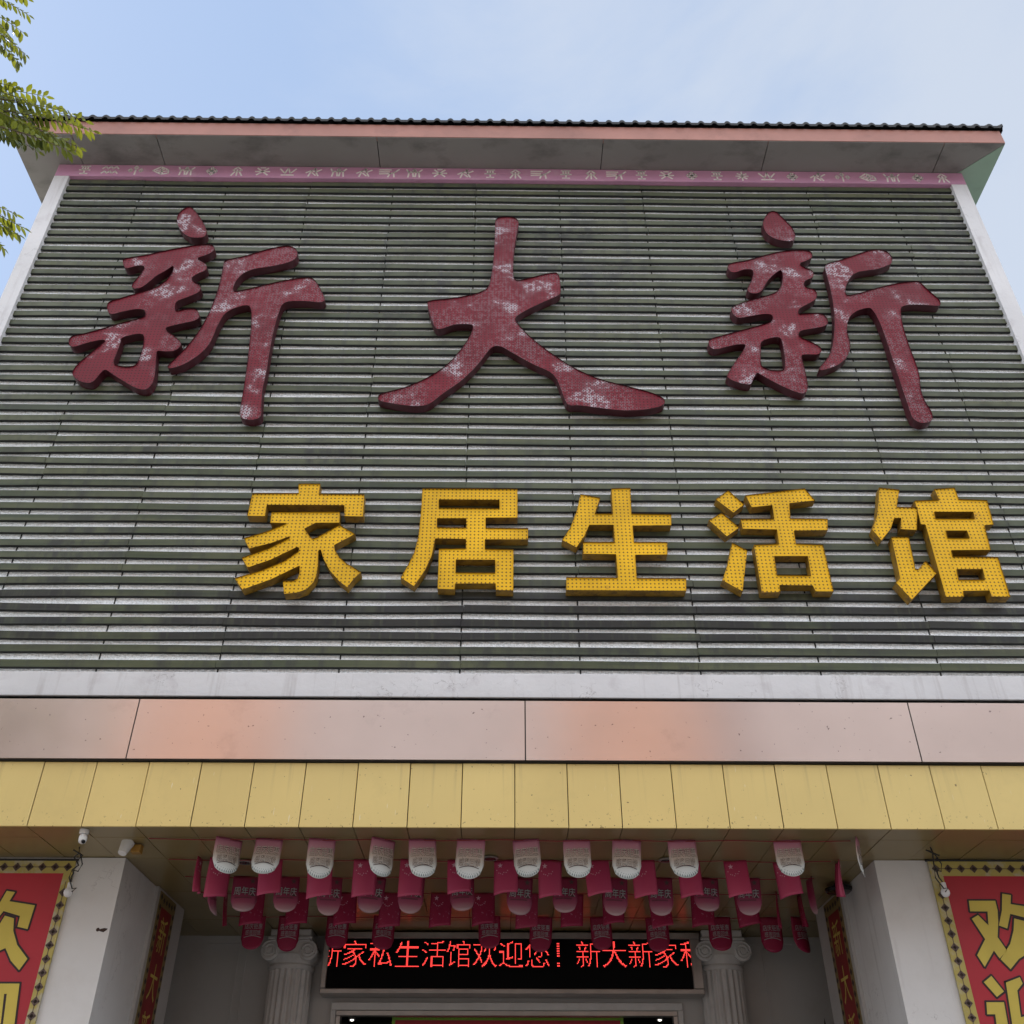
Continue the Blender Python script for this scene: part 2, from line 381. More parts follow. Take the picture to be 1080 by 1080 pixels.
# ------------------------------------------------------------------ mesh builder and object helpers
BASE = {}
class MB:
    def __init__(s): s.v = []; s.f = []
    def add(s, vs, fs):
        o = len(s.v); s.v += [tuple(q) for q in vs]; s.f += [tuple(i + o for i in f) for f in fs]
        return s
    def box(s, x0, x1, y0, y1, z0, z1):
        return s.add([(x0, y0, z0), (x1, y0, z0), (x1, y1, z0), (x0, y1, z0), (x0, y0, z1), (x1, y0, z1), (x1, y1, z1), (x0, y1, z1)],
                     [(0, 3, 2, 1), (4, 5, 6, 7), (0, 1, 5, 4), (1, 2, 6, 5), (2, 3, 7, 6), (3, 0, 4, 7)])
    def cbox(s, x0, x1, y0, y1, z0, z1, c):
        """box with chamfered front (-Y) edges all round"""
        fr = [(x0 + c, y0, z0 + c), (x1 - c, y0, z0 + c), (x1 - c, y0, z1 - c), (x0 + c, y0, z1 - c)]
        md = [(x0, y0 + c, z0), (x1, y0 + c, z0), (x1, y0 + c, z1), (x0, y0 + c, z1)]
        bk = [(x0, y1, z0), (x1, y1, z0), (x1, y1, z1), (x0, y1, z1)]
        fs = [(0, 1, 2, 3), (8, 11, 10, 9)]
        for a, b in ((0, 4), (4, 8)):
            for i in range(4): j = (i + 1) % 4; fs.append((a + j, a + i, b + i, b + j))
        return s.add(fr + md + bk, fs)
    def tube(s, pts, r, n=8, r2=None, cap=True):
        pts = [Vector(p) for p in pts]; k = len(pts); o = len(s.v)
        for i, p in enumerate(pts):
            t = (pts[min(i + 1, k - 1)] - pts[max(i - 1, 0)]).normalized()
            a = t.cross(Vector((0, 0, 1)) if abs(t.z) < 0.95 else Vector((1, 0, 0))).normalized(); b = t.cross(a)
            rr = r if r2 is None else r + (r2 - r) * i / max(1, k - 1)
            for q in range(n):
                w = 2 * math.pi * q / n
                s.v.append(tuple(p + (a * math.cos(w) + b * math.sin(w)) * rr))
        for i in range(k - 1):
            for q in range(n):
                z = (q + 1) % n
                s.f.append((o + i * n + q, o + i * n + z, o + (i + 1) * n + z, o + (i + 1) * n + q))
        if cap:
            s.f.append(tuple(o + q for q in reversed(range(n)))); s.f.append(tuple(o + (k - 1) * n + q for q in range(n)))
        return s
    def lathe(s, prof, c, n=24, axis='Z'):
        o = len(s.v); k = len(prof)
        for r, h in prof:
            for q in range(n):
                w = 2 * math.pi * q / n; a, b = r * math.cos(w), r * math.sin(w)
                s.v.append((c[0] + a, c[1] + b, c[2] + h) if axis == 'Z' else (c[0] + a, c[1] + h, c[2] + b))
        for i in range(k - 1):
            for q in range(n):
                z = (q + 1) % n
                s.f.append((o + i * n + q, o + i * n + z, o + (i + 1) * n + z, o + (i + 1) * n + q))
        s.f.append(tuple(o + q for q in reversed(range(n)))); s.f.append(tuple(o + (k - 1) * n + q for q in range(n)))
        return s
    def stroke(s, pts, w, y0, y1):
        """flat stroke in the XZ plane, from y0 (front) to y1"""
        for (a, b) in zip(pts[:-1], pts[1:]):
            d = Vector((b[0] - a[0], b[1] - a[1])); 
            if d.length < 1e-6: continue
            d.normalize(); nx, nz = -d.y * w / 2, d.x * w / 2
            ex, ez = d.x * w * 0.3, d.y * w * 0.3
            q = [(a[0] - ex + nx, a[1] - ez + nz), (b[0] + ex + nx, b[1] + ez + nz), (b[0] + ex - nx, b[1] + ez - nz), (a[0] - ex - nx, a[1] - ez - nz)]
            s.add([(x, y0, z) for x, z in q] + [(x, y1, z) for x, z in q],
                  [(0, 1, 2, 3), (7, 6, 5, 4)] + [(i, i + 4, (i + 1) % 4 + 4, (i + 1) % 4) for i in range(4)])
        return s
    def build(s, name, mat, parent=None, loc=None, smooth=False, fix=True):
        if parent is not None: base = BASE[parent.name]
        elif loc is not None: base = Vector(loc)
        else:
            xs, ys, zs = zip(*s.v)
            base = Vector(((min(xs) + max(xs)) / 2, (min(ys) + max(ys)) / 2, min(zs)))
        me = bpy.data.meshes.new(name)
        me.from_pydata([(x - base.x, y - base.y, z - base.z) for x, y, z in s.v], [], s.f)
        if fix:
            bm = bmesh.new(); bm.from_mesh(me); bmesh.ops.recalc_face_normals(bm, faces=bm.faces); bm.to_mesh(me); bm.free()
        me.materials.append(mat)
        if smooth:
            for p in me.polygons: p.use_smooth = True
        ob = bpy.data.objects.new(name, me); COL.objects.link(ob)
        if parent is not None: ob.parent = parent
        else: ob.location = base
        BASE[ob.name] = base
        return ob
def tag(o, label=None, cat=None, group=None, kind=None):
    for k, v in (('label', label), ('category', cat), ('group', group), ('kind', kind)):
        if v: o[k] = v
    return o
def thing(name, label, cat, loc, group=None, kind=None):
    o = bpy.data.objects.new(name, None); COL.objects.link(o)
    o.empty_display_size = 0.2
    o.location = loc; BASE[o.name] = Vector(loc)
    return tag(o, label, cat, group, kind)
def copy_tree(src, base):
    """a copy of a thing and of its parts (two levels), sharing meshes"""
    c = src.copy(); COL.objects.link(c); c.location = base; BASE[c.name] = Vector(base)
    for ch in src.children:
        d = ch.copy(); COL.objects.link(d); d.parent = c
        for g in ch.children:
            e = g.copy(); COL.objects.link(e); e.parent = d
    return c

def text_poly(txt, offset=0.0, res=3):
    """filled outline of a text in the built-in font -> (verts2d, faces) and its box"""
    cu = bpy.data.curves.new('text_outline', 'FONT'); cu.body = txt; cu.offset = offset; cu.resolution_u = res
    ob = bpy.data.objects.new('text_outline', cu); COL.objects.link(ob)
    bpy.context.view_layer.update()
    me = bpy.data.meshes.new_from_object(ob.evaluated_get(bpy.context.evaluated_depsgraph_get()))
    vs = [(v.co.x, v.co.y) for v in me.vertices]; fs = [tuple(p.vertices) for p in me.polygons]
    bpy.data.objects.remove(ob); bpy.data.curves.remove(cu); bpy.data.meshes.remove(me)
    return vs, fs
_tc = {}
def glyph(txt, offset=0.0, res=3):
    k = (txt, offset, res)
    if k not in _tc: _tc[k] = text_poly(txt, offset, res)
    return _tc[k]
def glyph_box(vs):
    xs, ys = zip(*vs); return min(xs), max(xs), min(ys), max(ys)
def put_text(mb, txt, box, to3, offset=0.0, ref=None, clip=None, fit=True):
    """lay a text into box (u0,u1,v0,v1) with to3(u, v) -> point"""
    vs, fs = glyph(txt, offset)
    a = glyph_box(ref if ref else vs)
    sx = (box[1] - box[0]) / (a[1] - a[0]); sy = (box[3] - box[2]) / (a[3] - a[2])
    out = [(box[0] + (x - a[0]) * sx, box[2] + (y - a[2]) * sy) for x, y in vs]
    if clip:
        fs = [f for f in fs if clip[0] <= sum(out[i][0] for i in f) / len(f) <= clip[1]]
    mb.add([to3(u, v) for u, v in out], fs)
    return mb
def chaikin(p, k=1):
    for _ in range(k):
        q = []
        for i in range(len(p)):
            a, b = p[i], p[(i + 1) % len(p)]
            q += [(a[0] * .78 + b[0] * .22, a[1] * .78 + b[1] * .22), (a[0] * .22 + b[0] * .78, a[1] * .22 + b[1] * .78)]
        p = q
    return p
ORD = ['first', 'second', 'third', 'fourth', 'fifth', 'sixth', 'seventh', 'eighth', 'ninth', 'tenth', 'eleventh', 'twelfth', 'thirteenth', 'fourteenth']

# ------------------------------------------------------------------ ground and street
g = MB(); g.box(-600, 600, -600, 600, -0.4, -0.15)
tag(g.build('ground', M['asphalt']), 'asphalt street and land in front of the store', None, None, 'structure')
g = MB(); g.box(-60, 60, -3.0, 60, -0.15, 0.0)
tag(g.build('pavement', M['paver']), 'grey paved forecourt at the store front', None, None, 'structure')
g = MB(); g.box(-60, 60, -24, -17, -0.15, 0.0)
tag(g.build('opposite_pavement', M['paver']), 'grey pavement on the far side of the street', None, None, 'structure')
g = MB()
for i in range(-14, 15): g.box(i * 4 - 1, i * 4 + 1, -10.07, -9.93, -0.15, -0.146)
tag(g.build('road_marking', M['road_white']), 'white dashed centre line on the street', None, None, 'structure')

# ------------------------------------------------------------------ geometry constants of the store front
XC = 0.10
Y_YEL, Y_PINK, Y_FRAME, Y_SLAT = 8.95, 8.905, 9.08, 9.13
Z_CEIL = 4.419
Z_SOF = 14.456
EX0, EX1, EY0, EY1 = -7.29, 7.42, 8.56, 24.0
FX0, FX1 = -6.75, 6.97            # outer frame
IX0, IX1 = -6.53, 6.74            # inner frame
Y_BACK = 13.38
PX = 3.72                          # pillar inner face

# the building
store = thing('store_building', 'large store building behind the slatted sign wall with a tiled hip roof', 'building', (XC, 16, 0))
b = MB()
b.box(-6.70, 6.92, 9.26, 23.4, 5.66, Z_SOF - 0.002)          # upper storeys
b.build('upper_wall', M['wall_side'], store)
b = MB()
t = 0.25
b.box(-9.0, -2.2, Y_BACK, Y_BACK + t, 0, 5.2)
b.box(2.4, 9.0, Y_BACK, Y_BACK + t, 0, 5.2)
dx0 = onY(357, 1070, Y_BACK)[0]; dx1 = onY(712, 1070, Y_BACK)[0]; dz = onY(540, 1069, Y_BACK)[1]
b.box(-2.2, dx0, Y_BACK, Y_BACK + t, 0, 5.2); b.box(dx1, 2.4, Y_BACK, Y_BACK + t, 0, 5.2)
b.box(dx0, dx1, Y_BACK, Y_BACK + t, dz, 5.2)
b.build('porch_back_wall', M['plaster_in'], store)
for s_ in (-1, 1):
    b = MB()
    x0, x1 = (-9.0, -PX - 1.9) if s_ < 0 else (PX + 1.9, 9.2)
    b.box(x0, x1, 9.98, 10.2, 0, Z_CEIL - 0.004)
    b.build('porch_front_wall', M['plaster'], store)
for x in (-3.32, -3.22, -2.60, 3.35):
    b = MB(); b.box(x - 0.012, x + 0.012, Y_BACK - 0.012, Y_BACK, 0, 4.29); b.build('wall_moulding', M['plaster_in'], store)
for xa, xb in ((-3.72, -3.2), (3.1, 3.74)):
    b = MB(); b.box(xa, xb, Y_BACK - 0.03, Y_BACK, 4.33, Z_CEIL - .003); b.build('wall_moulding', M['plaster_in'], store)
b = MB()   # the dim hall behind the door
b.box(-5, 5, 19, 19.2, 0, 4.2); b.box(-5.2, -5, Y_BACK + t, 19.2, 0, 4.2); b.box(5, 5.2, Y_BACK + t, 19.2, 0, 4.2)
b.box(-5.2, 5.2, Y_BACK + t + .002, 19.2, 4.2, 4.4)
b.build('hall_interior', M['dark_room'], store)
b = MB()
b.box(-9.0, -6.9, 10.2, 23, 0, 4.9); b.box(7.1, 9.2, 10.2, 23, 0, 4.9); b.box(-9, 9.2, 23.0, 23.3, 0, 4.9)
b.build('lower_wall', M['wall_side'], store)
# roof
b = MB()
z1 = onY(540, 133, EY0)[1]
ZF = z1
b.box(EX0, EX1, EY0, EY0 + 0.08, Z_SOF + 0.012, ZF)
b.box(EX0, EX0 + 0.08, EY0 + 0.08, EY1, Z_SOF + 0.012, ZF); b.box(EX1 - 0.08, EX1, EY0 + 0.08, EY1, Z_SOF + 0.012, ZF)
eaves = b.build('eave_fascia', M['terracotta'], store)
def sheet(mb, pts, z0, z1):
    n_ = len(pts)
    mb.add([(x, y, z0) for x, y in pts] + [(x, y, z1) for x, y in pts],
           [tuple(reversed(range(n_))), tuple(range(n_, 2 * n_))] + [(i, (i + 1) % n_, (i + 1) % n_ + n_, i + n_) for i in range(n_)])
b = MB()
cuts = [EX0 + 0.9, -5.15, -1.9, 1.45, 3.9, EX1 - 0.9]
xs = [EX0] + cuts + [EX1]
d_ = 0.75
for i in range(len(xs) - 1):
    a0, a1 = xs[i] + (0.006 if i else 0.0), xs[i + 1] - (0.006 if i < len(xs) - 2 else 0.0)
    sheet(b, [(a0, EY0 + .01), (a1, EY0 + .01), (min(a1, EX1 - d_), EY0 + d_), (max(a0, EX0 + d_), EY0 + d_)], Z_SOF, Z_SOF + 0.03)
sheet(b, [(EX0, EY0 + .01), (EX0 + d_, EY0 + d_), (EX0 + d_, EY1), (EX0, EY1)], Z_SOF, Z_SOF + 0.03)
b.build('eave_soffit', M['eave'], store)
b = MB()
sheet(b, [(EX1, EY0 + .02), (EX1, EY1), (EX1 - d_, EY1), (EX1 - d_, EY0 + d_ + .01)], Z_SOF, Z_SOF + 0.03)
tag(b.build('eave_soffit', M['eave_green'], store), 'pale green soffit under the right side of the roof')
# corrugated tile sheets, four hip slopes
def slope(mb, a, bb, inward, rise):
    a, bb = Vector(a), Vector(bb); L = (bb - a).length; u = (bb - a) / L
    n_ = int(L / 0.196) * 8
    rows = []
    run = 7.0
    for k, t_ in enumerate((0.0, 1.0)):
        ra = a + u * (run * t_) * 0.98 + inward * run * t_; rb = bb - u * (run * t_) * 0.98 + inward * run * t_
        row = []
        for i in range(n_ + 1):
            p = ra.lerp(rb, i / n_)
            w = (i % 8) / 8
            h = 0.052 * max(0.0, math.cos(2 * math.pi * w)) ** 0.7 if math.cos(2 * math.pi * w) > 0 else 0.0
            row.append((p.x, p.y, p.z + h + rise * t_))
        rows.append(row)
    th = 0.055
    vs = rows[0] + rows[1] + [(x, y, z - th if i % 1 == 0 else z) for i, (x, y, z) in enumerate(rows[0])]
    m_ = n_ + 1
    mb.add(vs, [(i, i + 1, m_ + i + 1, m_ + i) for i in range(n_)] + [(2 * m_ + i, 2 * m_ + i + 1, i + 1, i) for i in range(n_)])
zt = ZF + 0.058
b = MB()
o_ = 0.05
slope(b, (EX0 - o_, EY0 - o_, zt), (EX1 + o_, EY0 - o_, zt), Vector((0, 1, 0)), 2.9)
slope(b, (EX1 + o_, EY0 - o_, zt), (EX1 + o_, EY1 + o_, zt), Vector((-1, 0, 0)), 2.9)
slope(b, (EX1 + o_, EY1 + o_, zt), (EX0 - o_, EY1 + o_, zt), Vector((0, -1, 0)), 2.9)
slope(b, (EX0 - o_, EY1 + o_, zt), (EX0 - o_, EY0 - o_, zt), Vector((1, 0, 0)), 2.9)
b.build('tiled_roof', M['tile'], store, fix=False)

# ------------------------------------------------------------------ the slatted sign wall
clad = thing('slatted_sign_wall', 'sign wall of grey green horizontal slats in a white frame over the entrance', 'slatted wall', (XC, Y_SLAT, 5.76))
b = MB(); b.box(IX0, IX1, 9.172, 9.25, 5.99, 14.25)
b.build('backing_sheet', M['foil'], clad)
b = MB()
px0 = onY(485, 706, 9.16)[0]
k = -6
POSTS = []
while px0 + k * 1.245 < IX1:
    x = px0 + k * 1.245
    if x > IX0: POSTS.append(x)
    k += 1
for x in POSTS: b.box(x - 0.008, x + 0.008, 9.1685, 9.1715, 6.03, 14.17)
b.build('mounting_post', M['post_and_slat_shade'], clad)
b = MB()
PITCH_Z = 0.16575; H_S = 0.094; D_S = 0.036
for k in range(49):
    zb = 6.106 + k * PITCH_Z
    joints = [IX0] + [x + rnd.uniform(-.03, .03) for i, x in enumerate(POSTS) if (i + k // 7) % 2 == 0 and x - IX0 > .6 and IX1 - x > .6] + [IX1]
    for j in range(len(joints) - 1):
        xa, xb = joints[j] + 0.002, joints[j + 1] - 0.002
        nseg = 6
        za, ze = zb + rnd.uniform(-.005, .005), zb + rnd.uniform(-.005, .005)
        sag = rnd.uniform(-0.011, 0.008); yo = rnd.uniform(-.003, .003); tl = rnd.uniform(-.004, .004)
        prof = [(0.006, 0.0), (H_S - 0.006, tl), (H_S, 0.006 + tl), (H_S, D_S), (0.0, D_S), (0.0, 0.006)]
        vs = []
        for i in range(nseg + 1):
            t_ = i / nseg; x = xa + (xb - xa) * t_; z = za + (ze - za) * t_ + sag * 4 * t_ * (1 - t_)
            if k == 48: z = min(z, zb)
            vs += [(x, Y_SLAT + yo + py, z + pz) for pz, py in prof]
        fs = []
        for i in range(nseg):
            for q in range(6):
                w = (q + 1) % 6
                fs.append((i * 6 + q, i * 6 + w, (i + 1) * 6 + w, (i + 1) * 6 + q))
        fs += [tuple(range(6)), tuple(nseg * 6 + q for q in reversed(range(6)))]
        b.add(vs, fs)
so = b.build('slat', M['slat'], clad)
so.data.materials.append(M['post_and_slat_shade']); so.data.materials.append(M['foil'])     # undersides coloured dark as shade, pale zinc tops added to bounce light
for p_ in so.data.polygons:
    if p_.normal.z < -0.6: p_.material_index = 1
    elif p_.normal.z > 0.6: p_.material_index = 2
for x0, x1 in ((FX0, IX0), (IX1, FX1)):
    b = MB(); b.box(x0, x1, Y_FRAME, 9.26, 5.76, 14.176)
    b.build('side_frame', M['white_frame'], clad)
b = MB(); b.cbox(IX0 + .002, IX1 - .002, Y_FRAME - 0.002, 9.20, 5.762, 6.030, 0.008)
# embossed scrolls on the ledge
def spiral(cx, cz, r, turns=1.6, flip=1):
    return [(cx + flip * r * (1 - t_ / 26 * .8) * math.cos(t_ / 26 * turns * 6.283), cz + r * (1 - t_ / 26 * .8) * math.sin(t_ / 26 * turns * 6.283)) for t_ in range(27)]
b.build('bottom_frame', M['white_frame'], clad)
b = MB(); b.cbox(FX0, FX1, Y_FRAME - 0.004, 9.26, 14.178, Z_SOF - 0.004, 0.006)
strip = b.build('ornament_strip', M['rose_strip'], clad)
b = MB()
def icon(mb, kind, cx, cz, h):
    y0, y1 = Y_FRAME - 0.008, Y_FRAME - 0.0035
    w = h * 0.12
    def st(*pts): mb.stroke([(cx + x * h * .66, cz + z * h) for x, z in pts], w, y0, y1)
    def dia(x, z, r): st((x - r, z), (x, z + r), (x + r, z), (x, z - r), (x - r, z))
    if kind == 0:
        for z in (-.28, .28): st(*[(-.9 + .3 * i, z + (.16 if i % 2 else -.1)) for i in range(7)])
    elif kind == 1:
        dia(-.6, 0, .2); dia(0, .32, .2); dia(.6, 0, .2); st((0, .1), (0, -.5))
    elif kind == 2:
        st((-.9, 0), (-.1, .45), (.8, .1), (.9, -.3), (.1, -.45), (-.9, 0)); st((-.5, 0), (.4, .2)); st((-.3, -.2), (.6, -.05)); st((0, .3), (.2, -.3))
    elif kind == 3:
        st((-.7, .1), (.5, .1)); st((-.7, .1), (-.9, .4)); st((-.6, .1), (-.7, -.5)); st((-.2, .1), (-.1, -.45)); st((.2, .1), (.1, -.45)); st((.5, .1), (.6, -.5)); st((.5, .1), (.85, .4)); dia(0, .3, .15)
    elif kind == 4:
        for x, z in ((-.35, 0), (.35, 0), (0, .25), (0, -.25)): dia(x, z, .22)
    elif kind == 5:
        st((0, .5), (-.5, .15), (-.2, 0), (-.6, -.5)); st((0, .5), (.5, .15), (.2, 0), (.6, -.5)); st((0, .2), (0, -.5))
    elif kind == 6:
        st((-.6, .4), (0, 0), (-.6, -.4)); st((.6, .4), (0, 0), (.6, -.4)); st((-.8, 0), (.8, 0)); st((-.25, .45), (.25, .45))
    elif kind == 7:
        st((-.9, .35), (-.3, -.2), (0, .45), (.3, -.2), (.9, .35)); st((-.7, -.4), (.7, -.4))
    elif kind == 8:
        st((-.8, -.1), (-.2, .2), (.3, 0), (.9, .3)); st((-.2, .2), (-.5, -.5)); st((.3, 0), (.6, -.45)); st((-.1, -.1), (.3, -.4)); dia(.2, .35, .12)
    elif kind == 9:
        st((-.5, .45), (.5, .45)); st((-.6, 0), (.6, 0)); st((-.4, -.45), (.4, -.45)); st((0, .45), (0, -.45)); st((-.3, .45), (-.3, 0)); st((.3, .45), (.3, 0))
    elif kind == 10:
        st((-1.1, .35), (.2, .35)); st((-1.1, .1), (.0, .1)); st((-1.1, -.15), (.2, -.1), (.7, .1), (1.1, .4)); st((.1, -.1), (-.1, -.5)); st((.5, 0), (.6, -.5))
    else:
        st((-.5, .3), (0, .1), (.5, .3)); st((0, .5), (0, -.5)); st((-.5, -.3), (0, -.05), (.5, -.3)); st((-.7, 0), (-.3, 0)); st((.7, 0), (.3, 0))
order = [9, 0, 1, 2, 3, 4, 5, 6, 7, 8, 3, 8, 10, 3, 6, 8, 9, 5, 10, 9, 5, 10, 9, 6, 4, 9, 11, 7, 4, 8, 1, 2, 3, 4, 5]
n_i = len(order)
for i, kd in enumerate(order):
    x = FX0 + 0.42 + (FX1 - FX0 - 0.75) * i / (n_i - 1)
    icon(b, kd, x, 14.318, 0.20)
b.build('ornament', M['strip_mark'], strip)

# ------------------------------------------------------------------ channel-letter sign characters, outlines measured on the photograph
def sign_character(ch, zoom, outlines, mats, label, group, smooth):
    """outlines: list of (outer, [holes]) in zoom coordinates; zoom = (x0, y0, scale)"""
    yf, yb = 9.018, 9.128
    cv = lambda p: onY(zoom[0] + p[0] / zoom[2], zoom[1] + p[1] / zoom[2], yf)
    parts = []
    for outer, holes in outlines:
        cs = [[cv(p) for p in c] for c in [outer] + holes]
        if smooth: cs = [chaikin(c, 2) for c in cs]
        parts.append(cs)
    allp = [p for cs in parts for c in cs for p in c]
    cx = sum(p[0] for p in allp) / len(allp); zb = min(p[1] for p in allp)
    t_ = thing('sign_character', label, 'sign letter', (cx, yb, zb), group)
    for cs in parts:
        body = MB()
        for c in cs:
            n_ = len(c); lip = 0.016
            # returns with a 4 mm lip standing proud of the face
            ar = sum(c[i][0] * c[(i + 1) % n_][1] - c[(i + 1) % n_][0] * c[i][1] for i in range(n_))
            body.add([(x, yf - lip, z) for x, z in c] + [(x, yb, z) for x, z in c], [(i, (i + 1) % n_, (i + 1) % n_ + n_, i + n_) for i in range(n_)])
        flat = [p for c in cs for p in c]
        tris = tessellate_polygon([[Vector((x, z, 0)) for x, z in c] for c in cs])
        body.add([(x, yb, z) for x, z in flat], [tuple(q) for q in tris])
        bo = body.build('letter_body', mats[1], t_, fix=False)
        face = MB(); face.add([(x, yf, z) for x, z in flat], [tuple(q) for q in tris])
        face.build('letter_face', mats[0], bo)
    return t_
RED = (M['red_face'], M['red_edge']); YEL = (M['yellow_face'], M['yellow_edge'])
ZA = (60, 210, 5.1429)
A_ = lambda pts: [(x + 565.7, y + 154.3) for x, y in pts]
xin_left = [(362,325),(480,308),(600,280),(720,258)] + A_([(200,97),(262,94),(288,104),(291,124),(270,143),(230,158),(193,170),(215,182),(240,195),(250,215),(244,236),(200,253),(163,277),(175,298),(208,312),(218,333),(208,354),(150,380),(80,404),(75,440),(80,458),(140,443),(190,443),(208,468),(208,494),(180,511),(90,529),(22,547)]) + \
    [(600,722),(640,745),(675,778),(672,805),(640,828),(590,831),(543,824),(540,860),(537,920),(530,980),(510,1020),(480,1040),(430,1030),(370,995),(310,958),(265,925),(240,945),(205,990),(180,1003),(130,995),(92,967),(82,945),(110,900),(170,850),(230,800),(270,768),(230,768),(150,788),(92,808),(68,796),(65,770),(80,745),(150,733),(250,705),(350,675),(440,652),(480,640),(482,605),(440,599),(370,611),(300,630),(280,620),(271,590),(280,560),(350,540),(430,515),(500,495),(550,476),(600,440),(630,395),(636,360),(590,393),(540,420),(500,455),(460,485),(420,492),(405,478),(420,450),(460,405),(482,366),(440,363),(380,382),(365,370),(358,345)]
xin_left_hole = [(350,752),(475,727),(472,790),(452,860),(432,905),(380,915),(320,905),(306,890),(330,830),(346,785)]
ZB_in_A = A_([(345,180),(450,160),(560,125),(650,105),(700,102),(735,120),(743,150),(725,180),(670,200),(580,218),(500,228),(440,255),(405,295),(390,335),(396,352),(480,335),(600,305),(720,280),(815,272),(845,300),(890,385),(886,405),(860,411),(780,402),(690,403),(655,420),(630,490),(605,590),(585,700),(570,800),(550,880),(545,960),(545,1020),(530,1040),(490,1049),(440,1040),(425,1020),(432,970),(450,870),(465,760),(480,640),(490,530),(490,450),(478,425),(440,428),(385,445),(340,475),(305,540),(275,615),(245,660),(200,700),(130,745),(70,765),(40,768),(34,755),(80,710),(150,640),(210,560),(260,470),(300,370),(325,280),(338,210)])
# the dot stroke of the left character, measured in another zoom of offset (0, 80), scale 2.842
dot = [((x / 2.842 - 60) * 5.1429, (80 + y / 2.842 - 210) * 5.1429) for x, y in [(568,392),(582,402),(600,425),(616,452),(621,474),(612,486),(592,488),(568,486),(546,471),(531,445),(531,422),(545,404)]]
sign_character('新', ZA, [(dot, []), (xin_left, [xin_left_hole]), (ZB_in_A, [])], RED,
               'big red brush-script sign character 新 with heavy white wear, at the left of the red row', 'red characters on the slatted wall', True)
da = [(490,85),(540,82),(562,95),(555,130),(546,180),(543,240),(546,278),(600,265),(650,252),(680,250),(687,300),(684,318),(620,345),(570,370),(547,387),(555,402),(590,440),(640,480),(720,535),(800,570),(880,590),(960,610),(1000,630),(994,650),(940,662),(870,665),(790,655),(740,648),(705,650),(690,610),(675,570),(655,548),(600,525),(530,485),(510,472),(480,470),(440,525),(390,575),(330,615),(290,648),(250,652),(190,645),(140,635),(137,622),(150,612),(220,595),(290,565),(350,525),(400,465),(426,415),(418,405),(370,405),(330,420),(310,420),(295,380),(285,342),(290,334),(360,328),(430,315),(470,298),(480,250),(487,180),(489,120)]
sign_character('大', (350, 200, 2.842), [(da, [])], RED,
               'big red brush-script sign character 大 with two legs spread, in the middle of the red row', 'red characters on the slatted wall', True)
C_ = lambda pts: [(x + 565.7, y + 180) for x, y in pts]
dotc = [(375,42),(405,45),(440,80),(490,130),(508,170),(505,195),(490,207),(440,205),(390,192),(350,165),(332,125),(332,95),(350,62)]
xr = [(150,325),(250,310),(330,285),(420,262),(520,253),(580,257),(600,272),(598,295),(570,312),(525,327),(555,348),(600,365),(608,385),(600,405),(560,420),(552,437),(566,458),(610,465),(627,490),(620,520),(580,545),(525,572),(522,602),(570,598),(640,595),(670,610),(684,635),(683,655),(660,670),(600,680),(530,692),(524,715),(540,730),(600,755),(645,780),(650,805),(630,822),(580,820),(538,822),(545,850),(560,910),(575,980),(572,1020),(550,1035),(510,1025),(450,1000),(380,965),(320,930),(300,918),(285,940),(270,975),(262,985),(220,980),(160,960),(135,940),(140,925),(180,860),(220,805),(242,766),(200,765),(130,780),(75,795),(45,785),(34,755),(45,735),(130,712),(250,680),(340,655),(384,640),(385,605),(340,600),(270,612),(200,625),(175,610),(158,580),(165,560),(250,528),(340,505),(400,485),(430,455),(440,410),(438,375),(425,360),(380,395),(350,430),(325,480),(290,492),(255,485),(244,465),(265,430),(280,390),(277,360),(230,358),(180,378),(150,370),(138,345)]
xr_hole = [(318,745),(425,720),(440,770),(450,840),(452,900),(430,908),(370,905),(330,890),(318,870),(320,800)]
xr_right = C_([(100,150),(180,130),(270,100),(340,75),(400,70),(445,85),(468,115),(465,145),(440,160),(380,180),(330,185),(270,195),(235,225),(215,270),(212,310),(227,322),(300,305),(400,275),(500,252),(590,243),(615,245),(660,290),(725,345),(730,370),(715,378),(640,372),(560,370),(515,380),(512,410),(525,490),(560,600),(600,700),(615,760),(620,830),(640,890),(680,950),(688,985),(675,1005),(630,1015),(590,1000),(570,975),(545,900),(515,810),(475,690),(440,580),(405,480),(375,420),(350,388),(320,390),(270,405),(235,435),(222,475),(222,520),(238,570),(238,620),(215,665),(170,700),(110,722),(75,728),(68,715),(100,680),(135,630),(150,550),(155,450),(145,350),(125,260),(105,190)])
sign_character('新', (740, 215, 5.1429), [(dotc, []), (xr, [xr_hole]), (xr_right, [])], RED,
               'big red brush-script sign character 新 with a slanting leg, rightmost of the red row', 'red characters on the slatted wall', True)
YG = 'yellow characters on the slatted wall'
jia = [(335,292),(855,290),(850,375),(670,375),(585,420),(625,475),(645,495),(680,485),(850,390),(970,460),(810,545),(815,580),(850,635),(900,680),(960,715),(1015,750),(960,800),(910,865),(850,820),(780,740),(730,650),(710,580),(700,578),(690,590),(688,700),(675,780),(650,830),(600,880),(530,905),(430,915),(420,815),(500,815),(535,795),(548,750),(548,700),(330,805),(115,882),(55,795),(260,735),(430,665),(540,590),(545,565),(530,558),(330,655),(155,715),(110,640),(320,565),(470,490),(472,478),(330,530),(165,570),(125,492),(300,440),(450,378),(325,374)]
roof_ = [(190,152),(540,150),(540,78),(705,78),(695,155),(1040,158),(1030,328),(888,325),(888,242),(300,238),(285,325),(152,322)]
sign_character('家', (240, 500, 7.2), [(roof_, []), (jia, [])], YEL, 'yellow perforated sign character 家, leftmost of the yellow row', YG, False)
